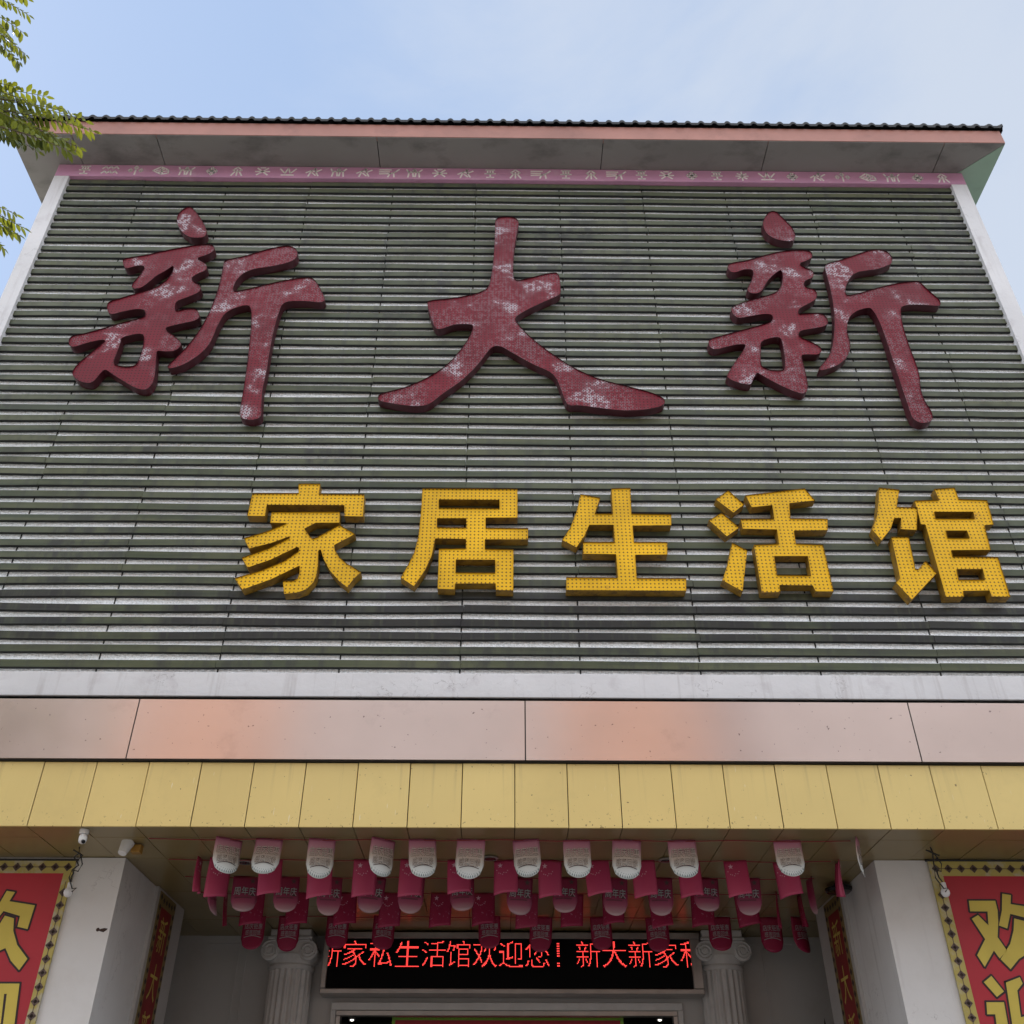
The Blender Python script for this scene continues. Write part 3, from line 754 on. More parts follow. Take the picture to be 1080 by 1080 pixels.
ju = [(220,78),(942,82),(942,300),(700,300),(700,378),(1022,380),(1022,465),(695,465),(695,537),(912,540),(910,853),(778,850),(775,800),(470,800),(465,845),(335,840),(345,535),(550,532),(550,462),(318,458),(290,590),(240,700),(155,820),(55,755),(110,660),(160,560),(190,440),(205,300),(215,180)]
juh = [[(345,162),(805,165),(805,228),(345,225)],[(332,305),(553,305),(553,375),(330,372)],[(475,618),(772,620),(772,718),(472,715)]]
sign_character('居', (415, 505, 7.2), [(ju, juh)], YEL, 'yellow perforated sign character 居 with three slots, between 家 and 生', YG, False)
sheng = [(195,120),(345,150),(305,268),(440,270),(430,78),(575,75),(582,270),(885,275),(885,358),(592,360),(602,485),(855,485),(855,580),(612,582),(622,758),(998,760),(998,855),(88,850),(88,752),(478,755),(465,578),(215,575),(215,485),(455,485),(445,355),(262,355),(225,440),(165,525),(55,470),(120,370),(170,240)]
sign_character('生', (585, 505, 7.2), [(sheng, [])], YEL, 'yellow perforated sign character 生 on its long bottom bar, in the middle of the yellow row', YG, False)
huo = [(330,130),(780,78),(860,170),(665,190),(672,305),(955,308),(955,395),(700,398),(715,498),(920,505),(1000,860),(865,860),(840,815),(590,812),(598,865),(455,868),(395,505),(585,498),(570,390),(310,385),(295,310),(548,308),(535,205),(380,222)]
huoh = [(550,592),(805,592),(828,738),(572,735)]
sign_character('活', (740, 505, 7.2), [([(200,92),(322,200),(240,262),(105,160)], []), ([(150,262),(285,375),(190,442),(52,320)], []), ([(230,490),(345,548),(310,860),(155,775),(195,660),(215,560)], []), (huo, [huoh])], YEL,
               'yellow perforated sign character 活 with three loose strokes on its left, fourth in the yellow row', YG, False)
gl1 = [(110,65),(250,80),(232,198),(375,202),(370,358),(258,352),(262,275),(215,275),(190,350),(125,430),(62,355),(95,260),(105,160)]
gl2 = [(195,405),(315,405),(360,625),(380,630),(430,570),(508,655),(335,838),(225,720),(255,690)]
gr = [(355,155),(525,150),(490,75),(630,65),(660,145),(855,152),(900,320),(838,325),(880,495),(608,497),(618,540),(930,545),(1015,818),(885,818),(872,775),(690,778),(695,818),(570,820),(430,322),(398,318),(380,245)]
grh = [[(490,232),(760,232),(770,278),(500,278)],[(570,362),(715,362),(735,412),(582,412)],[(645,628),(825,628),(840,700),(660,700)]]
sign_character('馆', (910, 505, 6.545), [(gl1, []), (gl2, []), (gr, grh)], YEL, 'yellow perforated sign character 馆, rightmost of the yellow row', YG, False)

# ------------------------------------------------------------------ entrance canopy
can = thing('entrance_canopy', 'entrance canopy faced with a rose metal band over cream yellow panels', 'canopy', (XC, 10.5, Z_CEIL))
CX0, CX1 = -9.05, 9.26
SEAM = [0.229 + k * 3.775 for k in range(-3, 4)]
ed = [CX0] + [x for x in SEAM if CX0 < x < CX1] + [CX1]
for i in range(len(ed) - 1):
    b = MB(); b.box(ed[i] + 0.006, ed[i + 1] - 0.006, Y_PINK, 9.27, 5.046, 5.650)
    b.build('rose_metal_panel', M['copper'], can)
b = MB()
b.box(CX0, CX1, Y_PINK + .02, 9.25, 5.033, 5.045)
for x in ed[1:-1]: b.box(x - .0055, x + .0055, Y_PINK + .004, 9.26, 5.047, 5.649); b.box(CX0, CX1, Y_PINK + .03, 9.26, 5.652, 5.68)
b.box(CX0, CX1, Y_YEL + 0.022, 9.0, Z_CEIL + 0.02, 5.032)
b.box(CX0, CX1, 8.99, 13.36, Z_CEIL + 0.03, Z_CEIL + 0.3)
b.build('dark_backing', M['gap'], can)
ys0 = -0.366 - 0.494 * 18
seams = [ys0 + 0.494 * k for k in range(0, 40) if CX0 < ys0 + 0.494 * k < CX1]
ee = [CX0] + seams + [CX1]
bf, bs = MB(), MB()
rows = [Y_YEL, 9.28, 9.95, 10.58, 11.21, 11.86, 12.5, 13.14, Y_BACK + .2]
for i in range(len(ee) - 1):
    jt = rnd.uniform(-.003, .003); g_ = 0.004
    bf.cbox(ee[i] + g_, ee[i + 1] - g_, Y_YEL + jt, Y_YEL + 0.02, Z_CEIL, 5.028, 0.004)
    for k in range(len(rows) - 1):
        zj = rnd.uniform(-.0025, .0025)
        bs.box(ee[i] + g_, ee[i + 1] - g_, rows[k] + (0.022 if k == 0 else g_ * .8), rows[k + 1] - g_ * .8, Z_CEIL + 0.002 + zj, Z_CEIL + 0.024)
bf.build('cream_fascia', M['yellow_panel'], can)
bs.build('canopy_soffit', M['soffit_panel_shaded'], can)

# ------------------------------------------------------------------ pillars, columns
def pillar(s_, label):
    t_ = thing('square_pillar', label, 'pillar', (s_ * (PX + 0.9) + (0.0 if s_ < 0 else 0.01), 10.9, 0), 'white pillars beside the porch')
    X = -PX if s_ < 0 else PX + 0.01
    b = MB()
    x0, x1 = (X - 1.85, X) if s_ < 0 else (X, X + 1.85)
    b.box(x0, x1, 9.93, 10.98, 0, Z_CEIL - 0.003)
    b.build('shaft', M['plaster'], t_)
    b = MB()
    ex = 0.035
    x0, x1 = (X - 1.0, X + ex) if s_ < 0 else (X - ex, X + 1.0)
    b.box(x0, x1, 10.982, 12.02, 0, Z_CEIL - 0.003)
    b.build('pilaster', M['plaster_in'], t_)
    return t_
pillar(-1, 'white square pillar at the left side of the porch')
pillar(1, 'white square pillar at the right side of the porch')

def column(cx, label):
    cy = 13.27; r0 = 0.275
    t_ = thing('ionic_column', label, 'column', (cx, cy, 0), 'fluted columns flanking the door')
    b = MB()
    n_ = 20; per = 6; vs = []; fs = []
    hs = [0.35 + i * 0.47 for i in range(8)] + [3.98]
    for h in hs:
        t_r = r0 * (1 - 0.04 * (h / 4))
        for q in range(n_ * per):
            w = 2 * math.pi * q / (n_ * per); ph = (q % per) / per
            rr = t_r - (0.030 * math.sin(math.pi * (ph - .12) / .76) if .12 < ph < .88 else 0)
            vs.append((cx + rr * math.cos(w), cy + rr * math.sin(w), h))
    N = n_ * per
    for i in range(len(hs) - 1):
        for q in range(N):
            fs.append((i * N + q, i * N + (q + 1) % N, (i + 1) * N + (q + 1) % N, (i + 1) * N + q))
    fs.append(tuple(range((len(hs) - 1) * N, len(hs) * N)))
    b.add(vs, fs); b.build('shaft', M['stone'], t_)
    b = MB(); b.lathe([(0.36, 0.0), (0.36, 0.12), (0.33, 0.14), (0.34, 0.2), (0.31, 0.27), (0.29, 0.35)], (cx, cy, 0), 32)
    b.build('base', M['stone'], t_)
    b = MB()
    b.lathe([(0.272, 3.975), (0.285, 4.0), (0.285, 4.02), (0.27, 4.04), (0.29, 4.07), (0.33, 4.13)], (cx, cy, 0), 32)
    b.box(cx - 0.24, cx + 0.24, cy - 0.30, cy + 0.15, 4.115, 4.29)                 # cushion between the scrolls
    for s_ in (-1, 1):                                                           # scrolls
        c = (cx + s_ * 0.235, cy - 0.315, 4.17)
        b.lathe([(0.055, 0.0), (0.11, 0.012), (0.115, 0.03), (0.10, 0.2), (0.10, 0.4), (0.115, 0.45)], c, 22, 'Y')
        sp_ = [(c[0] + s_ * 0.108 * (1 - t / 44 * .85) * math.cos(1.57 - t / 44 * 2.4 * 6.283 * 1), c[1] + 0.002, c[2] + 0.108 * (1 - t / 44 * .85) * math.sin(1.57 - t / 44 * 2.4 * 6.283)) for t in range(45)]
        b.tube(sp_, 0.013, 6)
        b.lathe([(0.028, -0.014), (0.03, 0.02)], c, 12, 'Y')
    b.tube([(cx - 0.235, cy - 0.312, 4.285), (cx, cy - 0.312, 4.272), (cx + 0.235, cy - 0.312, 4.285)], 0.014, 6)
    b.cbox(cx - 0.27, cx + 0.27, cy - 0.33, cy + 0.1, 4.295, 4.33, 0.008)
    b.cbox(cx - 0.25, cx + 0.25, cy - 0.31, cy + 0.1, 4.332, Z_CEIL - 0.003, 0.008)
    b.build('capital', M['stone'], t_)
    return t_
clx = onY(306.5, 1020, 13.2)[0]; crx = onY(761, 1020, 13.2)[0]
column(clx, 'white fluted ionic column left of the red LED board')
column(crx, 'white fluted ionic column right of the red LED board')

# ------------------------------------------------------------------ LED board and doorway
YL = 12.98
lx0, lz0 = onY(336.5, 1048, YL); lx1, lz1 = onY(737, 985, YL)
ix0, iz0 = onY(343, 1042, YL); ix1 = onY(732, 1042, YL)[0]; iz1 = onY(540, 990, YL)[1]
lz1 = min(onY(540, 983, YL)[1], Z_CEIL - 0.02)
led = thing('led_board', 'long black LED board with scrolling red Chinese text over the door', 'led sign', ((lx0 + lx1) / 2, YL, lz0))
b = MB(); b.box(ix0, ix1, YL + 0.025, Y_BACK - .13, iz0, iz1)
scr = b.build('screen', M['led_black'], led)
b = MB()
b.cbox(lx0, lx1, YL, Y_BACK - .12, lz0, iz0 - .002, 0.008); b.cbox(lx0, lx1, YL, Y_BACK - .12, iz1 + .002, lz1, 0.008)
b.cbox(lx0, ix0 - .002, YL, Y_BACK - .12, iz0, iz1, 0.008); b.cbox(ix1 + .002, lx1, YL, Y_BACK - .12, iz0, iz1, 0.008)
b.build('frame', M['alu'], led)
for x in (lx0 + .3, lx1 - .3):
    b = MB(); b.box(x - .03, x + .03, Y_BACK - .118, Y_BACK, lz0 + .1, lz0 + .3); b.build('bracket', M['cable'], led)
cells = [(19.5, '新'), (92, '家'), (165, '私'), (242, '生'), (317, '活'), (387, '馆'), (463, '欢'), (537, '迎'), (612, '您'), (670, '！'), (758, '新'), (832, '大'), (907, '新'), (979, '家'), (1053, '私')]
zt_, zb_ = onY(540, 720 + 735 / 2.7, YL)[1], onY(540, 720 + 809 / 2.7, YL)[1]
b = MB()
yt = YL + 0.022
def led_dots(mb, ch, x0, x1, z0, z1, n=24):
    """the character as a matrix of lit diodes: sample the glyph on an n x n grid"""
    vs, fs = glyph(ch, -0.012)
    a = glyph_box(vs); 
    tri = [[vs[i] for i in f] for f in fs]
    def inside(px, py):
        for t in tri:
            for k in range(1, len(t) - 1):
                (x1_, y1_), (x2_, y2_), (x3_, y3_) = t[0], t[k], t[k + 1]
                d1 = (px - x2_) * (y1_ - y2_) - (x1_ - x2_) * (py - y2_); d2 = (px - x3_) * (y2_ - y3_) - (x2_ - x3_) * (py - y3_); d3 = (px - x1_) * (y3_ - y1_) - (x3_ - x1_) * (py - y1_)
                if not ((d1 < 0 or d2 < 0 or d3 < 0) and (d1 > 0 or d2 > 0 or d3 > 0)): return True
        return False
    for i in range(n):
        for j in range(n):
            gx = a[0] + (i + .5) / n * (a[1] - a[0]); gy = a[2] + (j + .5) / n * (a[3] - a[2])
            if inside(gx, gy):
                x = x0 + (i + .5) / n * (x1 - x0); z = z0 + (j + .5) / n * (z1 - z0); h = (x1 - x0) / n * .40
                if not (ix0 < x < ix1): continue
                mb.add([(x - h, yt, z - h), (x + h, yt, z - h), (x + h, yt, z + h), (x - h, yt, z + h)], [(0, 1, 2, 3)])
for c, ch in cells:
    xc = onY(340 + c / 2.7, 1006, YL)[0]
    w = (zt_ - zb_) * 0.49
    if ch == '！':
        for k in range(10):
            for q in (0, 1):
                if k in (2, 3): continue
                z = zb_ + (zt_ - zb_) * (0.05 + k * 0.095); h = 0.0065
                b.add([(xc + q * .017 - h, yt, z - h), (xc + q * .017 + h, yt, z - h), (xc + q * .017 + h, yt, z + h), (xc + q * .017 - h, yt, z + h)], [(0, 1, 2, 3)])
        continue
    led_dots(b, ch, xc - w, xc + w, zb_, zt_)
b.build('lit_text', M['led_red'], scr)

door = thing('doorway', 'wide store doorway with pale frame under the LED board', 'doorway', ((dx0 + dx1) / 2, Y_BACK, 0))
b = MB()
fz = onY(540, 1058, Y_BACK)[1]
fx0, fx1 = onY(349, 1070, Y_BACK)[0], onY(720, 1070, Y_BACK)[0]
b.cbox(fx0, fx1, Y_BACK - .05, Y_BACK - .001, dz + .03, fz, .006); b.cbox(fx0, dx0 - .03, Y_BACK - .05, Y_BACK - .001, 0, dz + .028, .006); b.cbox(dx1 + .03, fx1, Y_BACK - .05, Y_BACK - .001, 0, dz + .028, .006)
b.build('frame', M['stone'], door)
b = MB()
b.cbox(dx0 - .028, dx1 + .028, Y_BACK - .03, Y_BACK + .1, dz - .03, dz + .028, .006); b.cbox(dx0 - .028, dx0 + .03, Y_BACK - .03, Y_BACK + .1, 0, dz - .032, .006); b.cbox(dx1 - .03, dx1 + .028, Y_BACK - .03, Y_BACK + .1, 0, dz - .032, .006)
b.build('inner_frame', M['alu'], door)
YB2 = 13.72
bx0, bz1 = onY(414, 1069, YB2); bx1 = onY(657, 1069, YB2)[0]
bz1 = onY(540, 1072, YB2)[1]
hb = thing('hall_banner', 'red banner with green beaded border hanging inside the doorway', 'banner', ((bx0 + bx1) / 2, YB2, bz1 - .8))
b = MB(); b.box(bx0 + .04, bx1 - .04, YB2, YB2 + .01, bz1 - .8, bz1 - .045); b.build('cloth', M['ban_red'], hb)
b = MB()
b.box(bx0, bx1, YB2 - .004, YB2 + .012, bz1 - .043, bz1); b.box(bx0, bx0 + .039, YB2 - .004, YB2 + .012, bz1 - .8, bz1 - .045); b.box(bx1 - .039, bx1, YB2 - .004, YB2 + .012, bz1 - .8, bz1 - .045)
x = bx0 + .02
while x < bx1 - .02:
    b.lathe([(0.003, -.016), (0.012, -.012), (0.012, -.004)], (x, YB2, bz1 - .02), 6, 'Y'); x += 0.045
b.build('beaded_border', M['green_trim'], hb)
YB2 = 14.2
M['hall_lamp'] = plain('lit_lamp', (1.0, 0.95, 0.85), 0.4, 0, 1.5)
for px_, nm in ((371, 'left'), (696, 'right')):
    x, z = onY(px_, 1078, 15.2)
    lt = thing('hall_lamp', 'small lit ceiling lamp inside the doorway, %s of the red banner' % nm, 'lamp', (x, 15.2, z), 'lamps inside the doorway')
    b = MB(); b.lathe([(0.05, 0.03), (0.055, 0.05), (0.055, 0.09)], (x, 15.2, z), 14); b.build('housing', M['alu'], lt)
    b = MB(); b.lathe([(0.012, 0.012), (0.024, 0.018), (0.026, 0.028)], (x, 15.2, z), 14); b.build('lamp_glass', M['hall_lamp'], lt)

# ------------------------------------------------------------------ welcome banners on the front walls, side couplets
YBN = 9.90
def welcome(s_, label):
    if s_ < 0:
        xo, zt2 = onY(80, 908, YBN); xo2 = onY(53, 1080, YBN)[0]; xi = onY(66.5, 923, YBN)[0]
    else:
        xo, zt2 = onY(978.5, 908.5, YBN); xi = onY(994.5, 922.5, YBN)[0]
    zt2 = min(zt2, Z_CEIL - .02)
    zi = onY(540, 922.5, YBN)[1]
    bw = abs(xi - xo)
    xe = xo + s_ * 2.0
    zb2 = 0.55
    t_ = thing('welcome_banner', label, 'banner', ((xo + xe) / 2, YBN, zb2), 'welcome banners beside the porch')
    lo, hi = min(xi, xe - s_ * bw), max(xi, xe - s_ * bw)
    b = MB(); b.box(lo, hi, YBN, YBN + .02, zb2 + bw, zi); b.build('red_field', M['ban_red'], t_)
    L, H = min(xo, xe), max(xo, xe)
    b = MB()
    b.box(L, H, YBN, YBN + .02, zi + .0005, zt2); b.box(L, lo - .0005, YBN, YBN + .02, zb2, zi); b.box(hi + .0005, H, YBN, YBN + .02, zb2, zi); b.box(lo, hi, YBN, YBN + .02, zb2, zb2 + bw - .0005)
    br = b.build('patterned_border', M['ban_border'], t_)
    b = MB()
    def dm(x, z, r=.032):
        for rr, wi in ((r, .013), (r * .38, .016)):
            b.stroke([(x - rr, z), (x, z + rr), (x + rr, z), (x, z - rr), (x - rr, z)], wi, YBN - .004, YBN - .001)
    n_ = int((H - L) / .118)
    for i in range(n_): dm(L + (i + .5) * (H - L) / n_, (zi + zt2) / 2)
    b.stroke([(L + .03, (zi + zt2) / 2), (H - .03, (zi + zt2) / 2)], .006, YBN - .0025, YBN - .001)
    b.build('diamond_pattern', M['diamond'], br)
    n_ = int((zi - zb2) / .118)
    for x in ((L + lo) / 2, (H + hi) / 2):
        b = MB()
        for i in range(n_ - 1): dm(x, zb2 + (i + .5) * (zi - zb2) / n_)
        b.stroke([(x, zb2 + .05), (x, zi - .08)], .006, YBN - .0025, YBN - .001)
        b.build('diamond_pattern', M['diamond'], br)
    # characters 欢迎, shapes measured on the two banners (R: on the right one, L: on the left one), dark outline behind gold fill
    def Rp(x, y): return onY(960 + x / 5.683, 890 + y / 5.683, YBN)
    dX = Rp(602, 308)[0] - onY(88 / 6, 900 + 275 / 6, YBN)[0]
    def Lp(x, y): q_ = onY(x / 6, 900 + y / 6, YBN); return (q_[0] + dX, q_[1])
    you = [Rp(*q_) for q_ in [(350,342),(508,342),(522,400),(526,470),(522,560),(578,640),(535,688),(500,640),(445,738),(400,668),(448,572),(368,450),(405,428),(468,490),(462,406),(358,405)]]
    cap = [Rp(550,300), Rp(602,308), Rp(600,362), Lp(222,330), Lp(175,480), Lp(112,465), Lp(128,397), Rp(598,420), Rp(580,508), Rp(530,490), Rp(548,400)]
    ren = [Rp(622,448), Lp(90,412), Lp(85,490), Lp(110,580), Lp(175,668), Lp(122,740), Lp(70,680), Lp(36,600), Rp(650,690), Rp(600,752), Rp(540,692), Rp(598,600), Rp(618,520)]
    dt = [Rp(485,792), Rp(560,885), Rp(518,918), Rp(440,830)]
    zou = [Rp(455,950), Rp(560,950), Rp(585,1090), Rp(640,1190), Lp(190,1235), Lp(190,1300), Rp(620,1270), Rp(560,1170), Rp(480,1260), Rp(450,1200), Rp(520,1110), Rp(508,1022), Rp(460,1022)]
    mao = [Rp(572,832), Rp(655,800), Rp(672,838), Rp(640,880), Rp(662,1040), Rp(700,1030), Rp(712,1080), Rp(620,1150), Rp(598,1000)]
    jie = [Lp(-20,825), Lp(125,825), Lp(88,1120), Lp(15,1120), Lp(45,890), Lp(28,890), Lp(-5,1180), Lp(-62,1180)]
    off = 0.0
    if s_ < 0: off = -dX
    bo, bg_ = MB(), MB()
    for k_, pl_ in enumerate((you, cap, ren, dt, zou, mao, jie)):
        pl_ = [(x + off, z) for x, z in pl_]
        tri = tessellate_polygon([[Vector((x, z, 0)) for x, z in pl_]])
        bg_.add([(x, YBN - .006, z) for x, z in pl_], [tuple(q_) for q_ in tri])
        for e_ in range(len(pl_)):
            y_ = YBN - .0030 - .00025 * ((e_ * 5 + k_) % 8)
            bo.stroke([pl_[e_], pl_[(e_ + 1) % len(pl_)]], 0.034, y_, YBN - .001)
    bo.build('outline', M['ban_line'], t_, fix=False)
    bg_.build('lettering', M['ban_gold'], t_, fix=False)
    b = MB()
    b.tube([(L - .02, YBN + .01, zt2 + .012), (H + .02, YBN + .01, zt2 + .012)], .012, 8); b.build('hanging_rod', M['cable'], t_)
    return t_
welcome(-1, 'big red welcome banner with gold 欢迎, hung left of the porch')
welcome(1, 'big red welcome banner with gold 欢迎, hung right of the porch')

def couplet(s_, label):
    X = (-PX + 0.037) if s_ < 0 else (PX + 0.01 - 0.037)
    y0, y1 = 11.06, 11.66
    zt2 = Z_CEIL - 0.03; zb2 = 0.8
    t_ = thing('couplet_banner', label, 'banner', (X, (y0 + y1) / 2, zb2), 'narrow red banners inside the porch')
    e = 0.006 * -s_
    b = MB(); b.box(min(X, X + e), max(X, X + e), y0 + .1, y1 - .1, zb2, zt2 - .14); b.build('red_field', M['side_red'], t_)
    b = MB()
    for ya, yb, za, zb3 in ((y0, y0 + .099, zb2, zt2), (y1 - .099, y1, zb2, zt2), (y0 + .1, y1 - .1, zt2 - .139, zt2)):
        b.box(min(X, X + e), max(X, X + e), ya, yb, za, zb3)
    br = b.build('patterned_border', M['couplet_border'], t_)
    b = MB()
    xx = X + e * 1.5
    def dq(y, z, r=.036): b.add([(xx, y - r, z), (xx, y, z + r), (xx, y + r, z), (xx, y, z - r)], [(0, 1, 2, 3)])
    z = zt2 - .05
    while z > zb2:
        dq(y0 + .05, z); dq(y1 - .05, z); z -= .105
    for y in (y0 + .15, y0 + .25, y0 + .35, y0 + .45): dq(y, zt2 - .07)
    b.build('diamond_pattern', M['ban_line'], br)
    b = MB()
    tops = [(964, 994), (997, 1031), (1039, 1068), (1073, 1106)]
    for i, ch in enumerate('新大新家私'):
        h = 0.36; zc = zt2 - .40 - i * 0.46
        if zc < zb2 + .25: break
        if s_ < 0: f_ = lambda u, v: (xx, u, v)
        else: f_ = lambda u, v: (xx, y0 + y1 - u, v)
        put_text(b, ch, (y0 + .17, y1 - .17, zc - h / 2, zc + h / 2), f_, 0.0)
    b.build('lettering', M['couplet_gold'], t_)
couplet(-1, 'narrow dark red banner with gold 新大新 on the left pillar side')
couplet(1, 'narrow dark red banner with gold 新大新 on the right pillar side')

# ------------------------------------------------------------------ pennants
ROWS = {1: (9.28, 887.5), 2: (9.95, 908.0), 3: (10.58, 925.5), 4: (11.21, 941.5), 5: (12.28, 967.0)}
ZS = Z_CEIL - 0.006
def flag_mesh(w, h, round_, curl, mat, name, parent):
    nx, nz = 10, 12; vs = []; fs = []
    for j in range(nz + 1):
        for i in range(nx + 1):
            s_ = i / nx * 2 - 1; t_ = j / nz
            x = s_ * w / 2
            if round_:
                zb = -(h - w * .48) - w * .48 * math.sqrt(max(0, 1 - s_ * s_))
            else: zb = -h + 0.016 * s_
            z = zb * t_
            y = curl * ((s_ * s_) - .5) * w * (0.35 + .65 * t_) + 0.006 * math.sin(3 * t_)
            vs.append((x, y, z))
    for j in range(nz):
        for i in range(nx):
            a = j * (nx + 1) + i; fs.append((a, a + 1, a + nx + 2, a + nx + 1))
    base = BASE[parent.name]
    mb = MB(); mb.add([(x + base.x, y + base.y, z + base.z) for x, y, z in vs], fs)
    ob = mb.build(name, mat, parent, fix=False, smooth=True)
    bm = bmesh.new(); bm.from_mesh(ob.data); bmesh.ops.recalc_face_normals(bm, faces=bm.faces); bmesh.ops.solidify(bm, geom=bm.faces[:], thickness=0.0016); bm.to_mesh(ob.data); bm.free()
    return ob
def surf_y(u, v, w, h, curl):
    s_ = u / (w / 2); t_ = min(1, -v / h)
    return curl * ((s_ * s_) - .5) * w * (0.35 + .65 * t_) + 0.006 * math.sin(3 * t_)
def flag_text(parent, cloth, lines, w, h, curl, mat, name, off=0.0, dy=0.0):
    base = BASE[parent.name]; mb = MB()
    for txt, u0, u1, v0, v1 in lines:
        put_text(mb, txt, (u0, u1, v0, v1), lambda u, v: (base.x + u, base.y + surf_y(u, v, w, h, curl) - 0.006 - dy, base.z + v), off, glyph(txt, 0.02)[0])
    return mb.build(name, mat, cloth, fix=False)
def star(mb, base, cx, cz, r, w, h, curl):
    pts = []
    for k in range(10):
        rr = r if k % 2 == 0 else r * .38
        a = math.pi / 2 + k * math.pi / 5
        pts.append((cx + rr * math.cos(a), cz + rr * math.sin(a)))
    c = [(base.x + cx, base.y + surf_y(cx, cz, w, h, curl) - .004, base.z + cz)] + [(base.x + u, base.y + surf_y(u, v, w, h, curl) - .004, base.z + v) for u, v in pts]
    mb.add(c, [(0, i + 1, (i + 1) % 10 + 1) for i in range(10)])
PG = {1: 'white pennants in the front row', 2: 'magenta pennants in the second row', 3: 'pink fading pennants in the third row', 4: 'magenta pennants in the fourth row', 5: 'crimson pennants in the back row'}
def proto(row):
    Y = ROWS[row][0]; base = (0, Y, ZS)
    t_ = thing('pennant', 'pennant', 'pennant', base, PG[row])
    if row == 1:
        w, h, c = 0.262, 0.350, 0.10
        cl = flag_mesh(w, h, True, c, M['flag_white'], 'cloth', t_)
        L = [('店庆钜惠', -.115, .115, -.158, -.075), ('感恩回馈', -.10, .10, -.240, -.165)]
        flag_text(t_, cl, L, w, h, c, M['ink_dark'], 'print_shadow', 0.016)
        flag_text(t_, cl, L, w, h, c, M['ink_cream'], 'print', -0.012, .003)
        mb = MB()
        for k in range(-5, 6):
            pass
        b_ = BASE[t_.name]
        arc = [(-.09 + .018 * k, -.258 + .018 * math.sin(math.pi * k / 10)) for k in range(11)]
        for (a0, a1) in zip(arc[:-1], arc[1:]):
            mb.add([(b_.x + u, b_.y + surf_y(u, v, w, h, c) - .005, b_.z + v + d) for (u, v), d in ((a0, 0), (a1, 0), (a1, .007), (a0, .007))], [(0, 1, 2, 3)])
        mb.build('printed_arc', M['ink_dark'], cl, fix=False)
        mb = MB()
        for k in range(-5, 6):
            u = k * .0205; e_ = -(h - w * .48) - w * .48 * math.sqrt(max(0, 1 - (u / (w / 2)) ** 2))
            for (du, dv, hw, hh) in ((0, .020, .0045, .010), (.010, .042, .003, .004)):
                v = e_ + dv
                if v > -.262 and dv > .03: continue
                mb.add([(b_.x + u + du + p_, b_.y + surf_y(u, v, w, h, c) - .006, b_.z + v + q_) for p_, q_ in ((-hw, -hh), (hw, -hh), (hw * .6, hh), (-hw * .6, hh))], [(0, 1, 2, 3)])
        mb.build('printed_scallops', M['ink_teal'], cl, fix=False)
    elif row in (2, 4):
        w, h, c = (0.240, 0.340, 0.16) if row == 2 else (0.245, 0.345, 0.12)
        cl = flag_mesh(w, h, False, c, M['flag_rose'] if row == 2 else M['flag_crimson'], 'cloth', t_)
        mb = MB(); b_ = BASE[t_.name]
        star(mb, b_, -.055, -.06, .028, w, h, c)
        for k in range(7): star(mb, b_, -.085 + .018 * k + rnd.uniform(-.005, .005), -.11 - .035 * math.sin(k / 6 * math.pi) + rnd.uniform(-.008, .008), .008, w, h, c)
        mb.build('printed_stars', M['ink_star'], cl, fix=False)
    elif row == 3:
        w, h, c = 0.262, 0.375, 0.12
        cl = flag_mesh(w, h, True, c, M['flag_fade'], 'cloth', t_)
        L = [('周年庆', -.112, .112, -.205, -.112)]
        flag_text(t_, cl, L, w, h, c, M['ink_dark'], 'print_shadow', 0.035)
        flag_text(t_, cl, L, w, h, c, M['ink_grey'], 'print', 0.0, .003)
        mb = MB(); b_ = BASE[t_.name]
        for z in (-.222, -.23):
            mb.add([(b_.x + u, b_.y + surf_y(u, z, w, h, c) - .005, b_.z + z + d) for k in range(8) for u, d in ((-.1 + k * .025, 0), (-.1 + k * .025, .004))], [(2 * k, 2 * k + 2, 2 * k + 3, 2 * k + 1) for k in range(7)])
        star(mb, b_, .07, -.05, .035, w, h, c)
        mb.build('printed_band', M['ink_dark'], cl, fix=False)
    else:
        w, h, c = 0.262, 0.385, 0.14
        cl = flag_mesh(w, h, True, c, M['flag_crimson'], 'cloth', t_)
        L = [('店庆钜惠', -.105, .105, -.155, -.088), ('感恩回馈', -.09, .09, -.222, -.162)]
        flag_text(t_, cl, L, w, h, c, M['ink_grey'], 'print', 0.0, .003)
        mb = MB(); b_ = BASE[t_.name]
        arc = [(-.1 + .02 * k, -.25 + .018 * math.sin(math.pi * k / 10)) for k in range(11)]
        for (a0, a1) in zip(arc[:-1], arc[1:]):
            mb.add([(b_.x + u, b_.y + surf_y(u, v, w, h, c) - .005, b_.z + v + d) for (u, v), d in ((a0, 0), (a1, 0), (a1, .008), (a0, .008))], [(0, 1, 2, 3)])
        mb.build('printed_arc', M['ink_grey'], cl, fix=False)
    return t_
# (centre pixel at the top edge, turn in degrees)
PEN = {
 1: [(242, 38), (284, 8), (340, 12), (405, 30), (445.5, 4), (497, 0), (554.5, 0), (608, 2), (661, -4), (719, -4), (830, -6), (905, 74)],
 2: [(212, 86), (234, 35), (286, 14), (338, 10), (386, 12), (435, 6), (484.5, 2), (533.5, 0), (580, 0), (629, -2), (678, -4), (726, -6), (775, -12), (827, -14), (884, 84)],
 3: [(227, 86), (260, 10), (303.5, 8), (349, 8), (394, 8), (435.5, 4), (487, 0), (549, 0), (596, 0), (649, -3), (696, -5), (744, -6), (788, -8), (853, 84)],
 4: [(239, 86), (268, 10), (315, 10), (365, 12), (413, 8), (466, 2), (510, 0), (556, 0), (604, 0), (646, 0), (694, -4), (740, -6), (785, -12), (819, 84), (843, 88)],
 5: [(269, 8), (306, 8), (357, 8), (406, 6), (516, 0), (571, 0), (633, -2), (692, -4), (758, -8), (812, -10), (842, 40)],
}
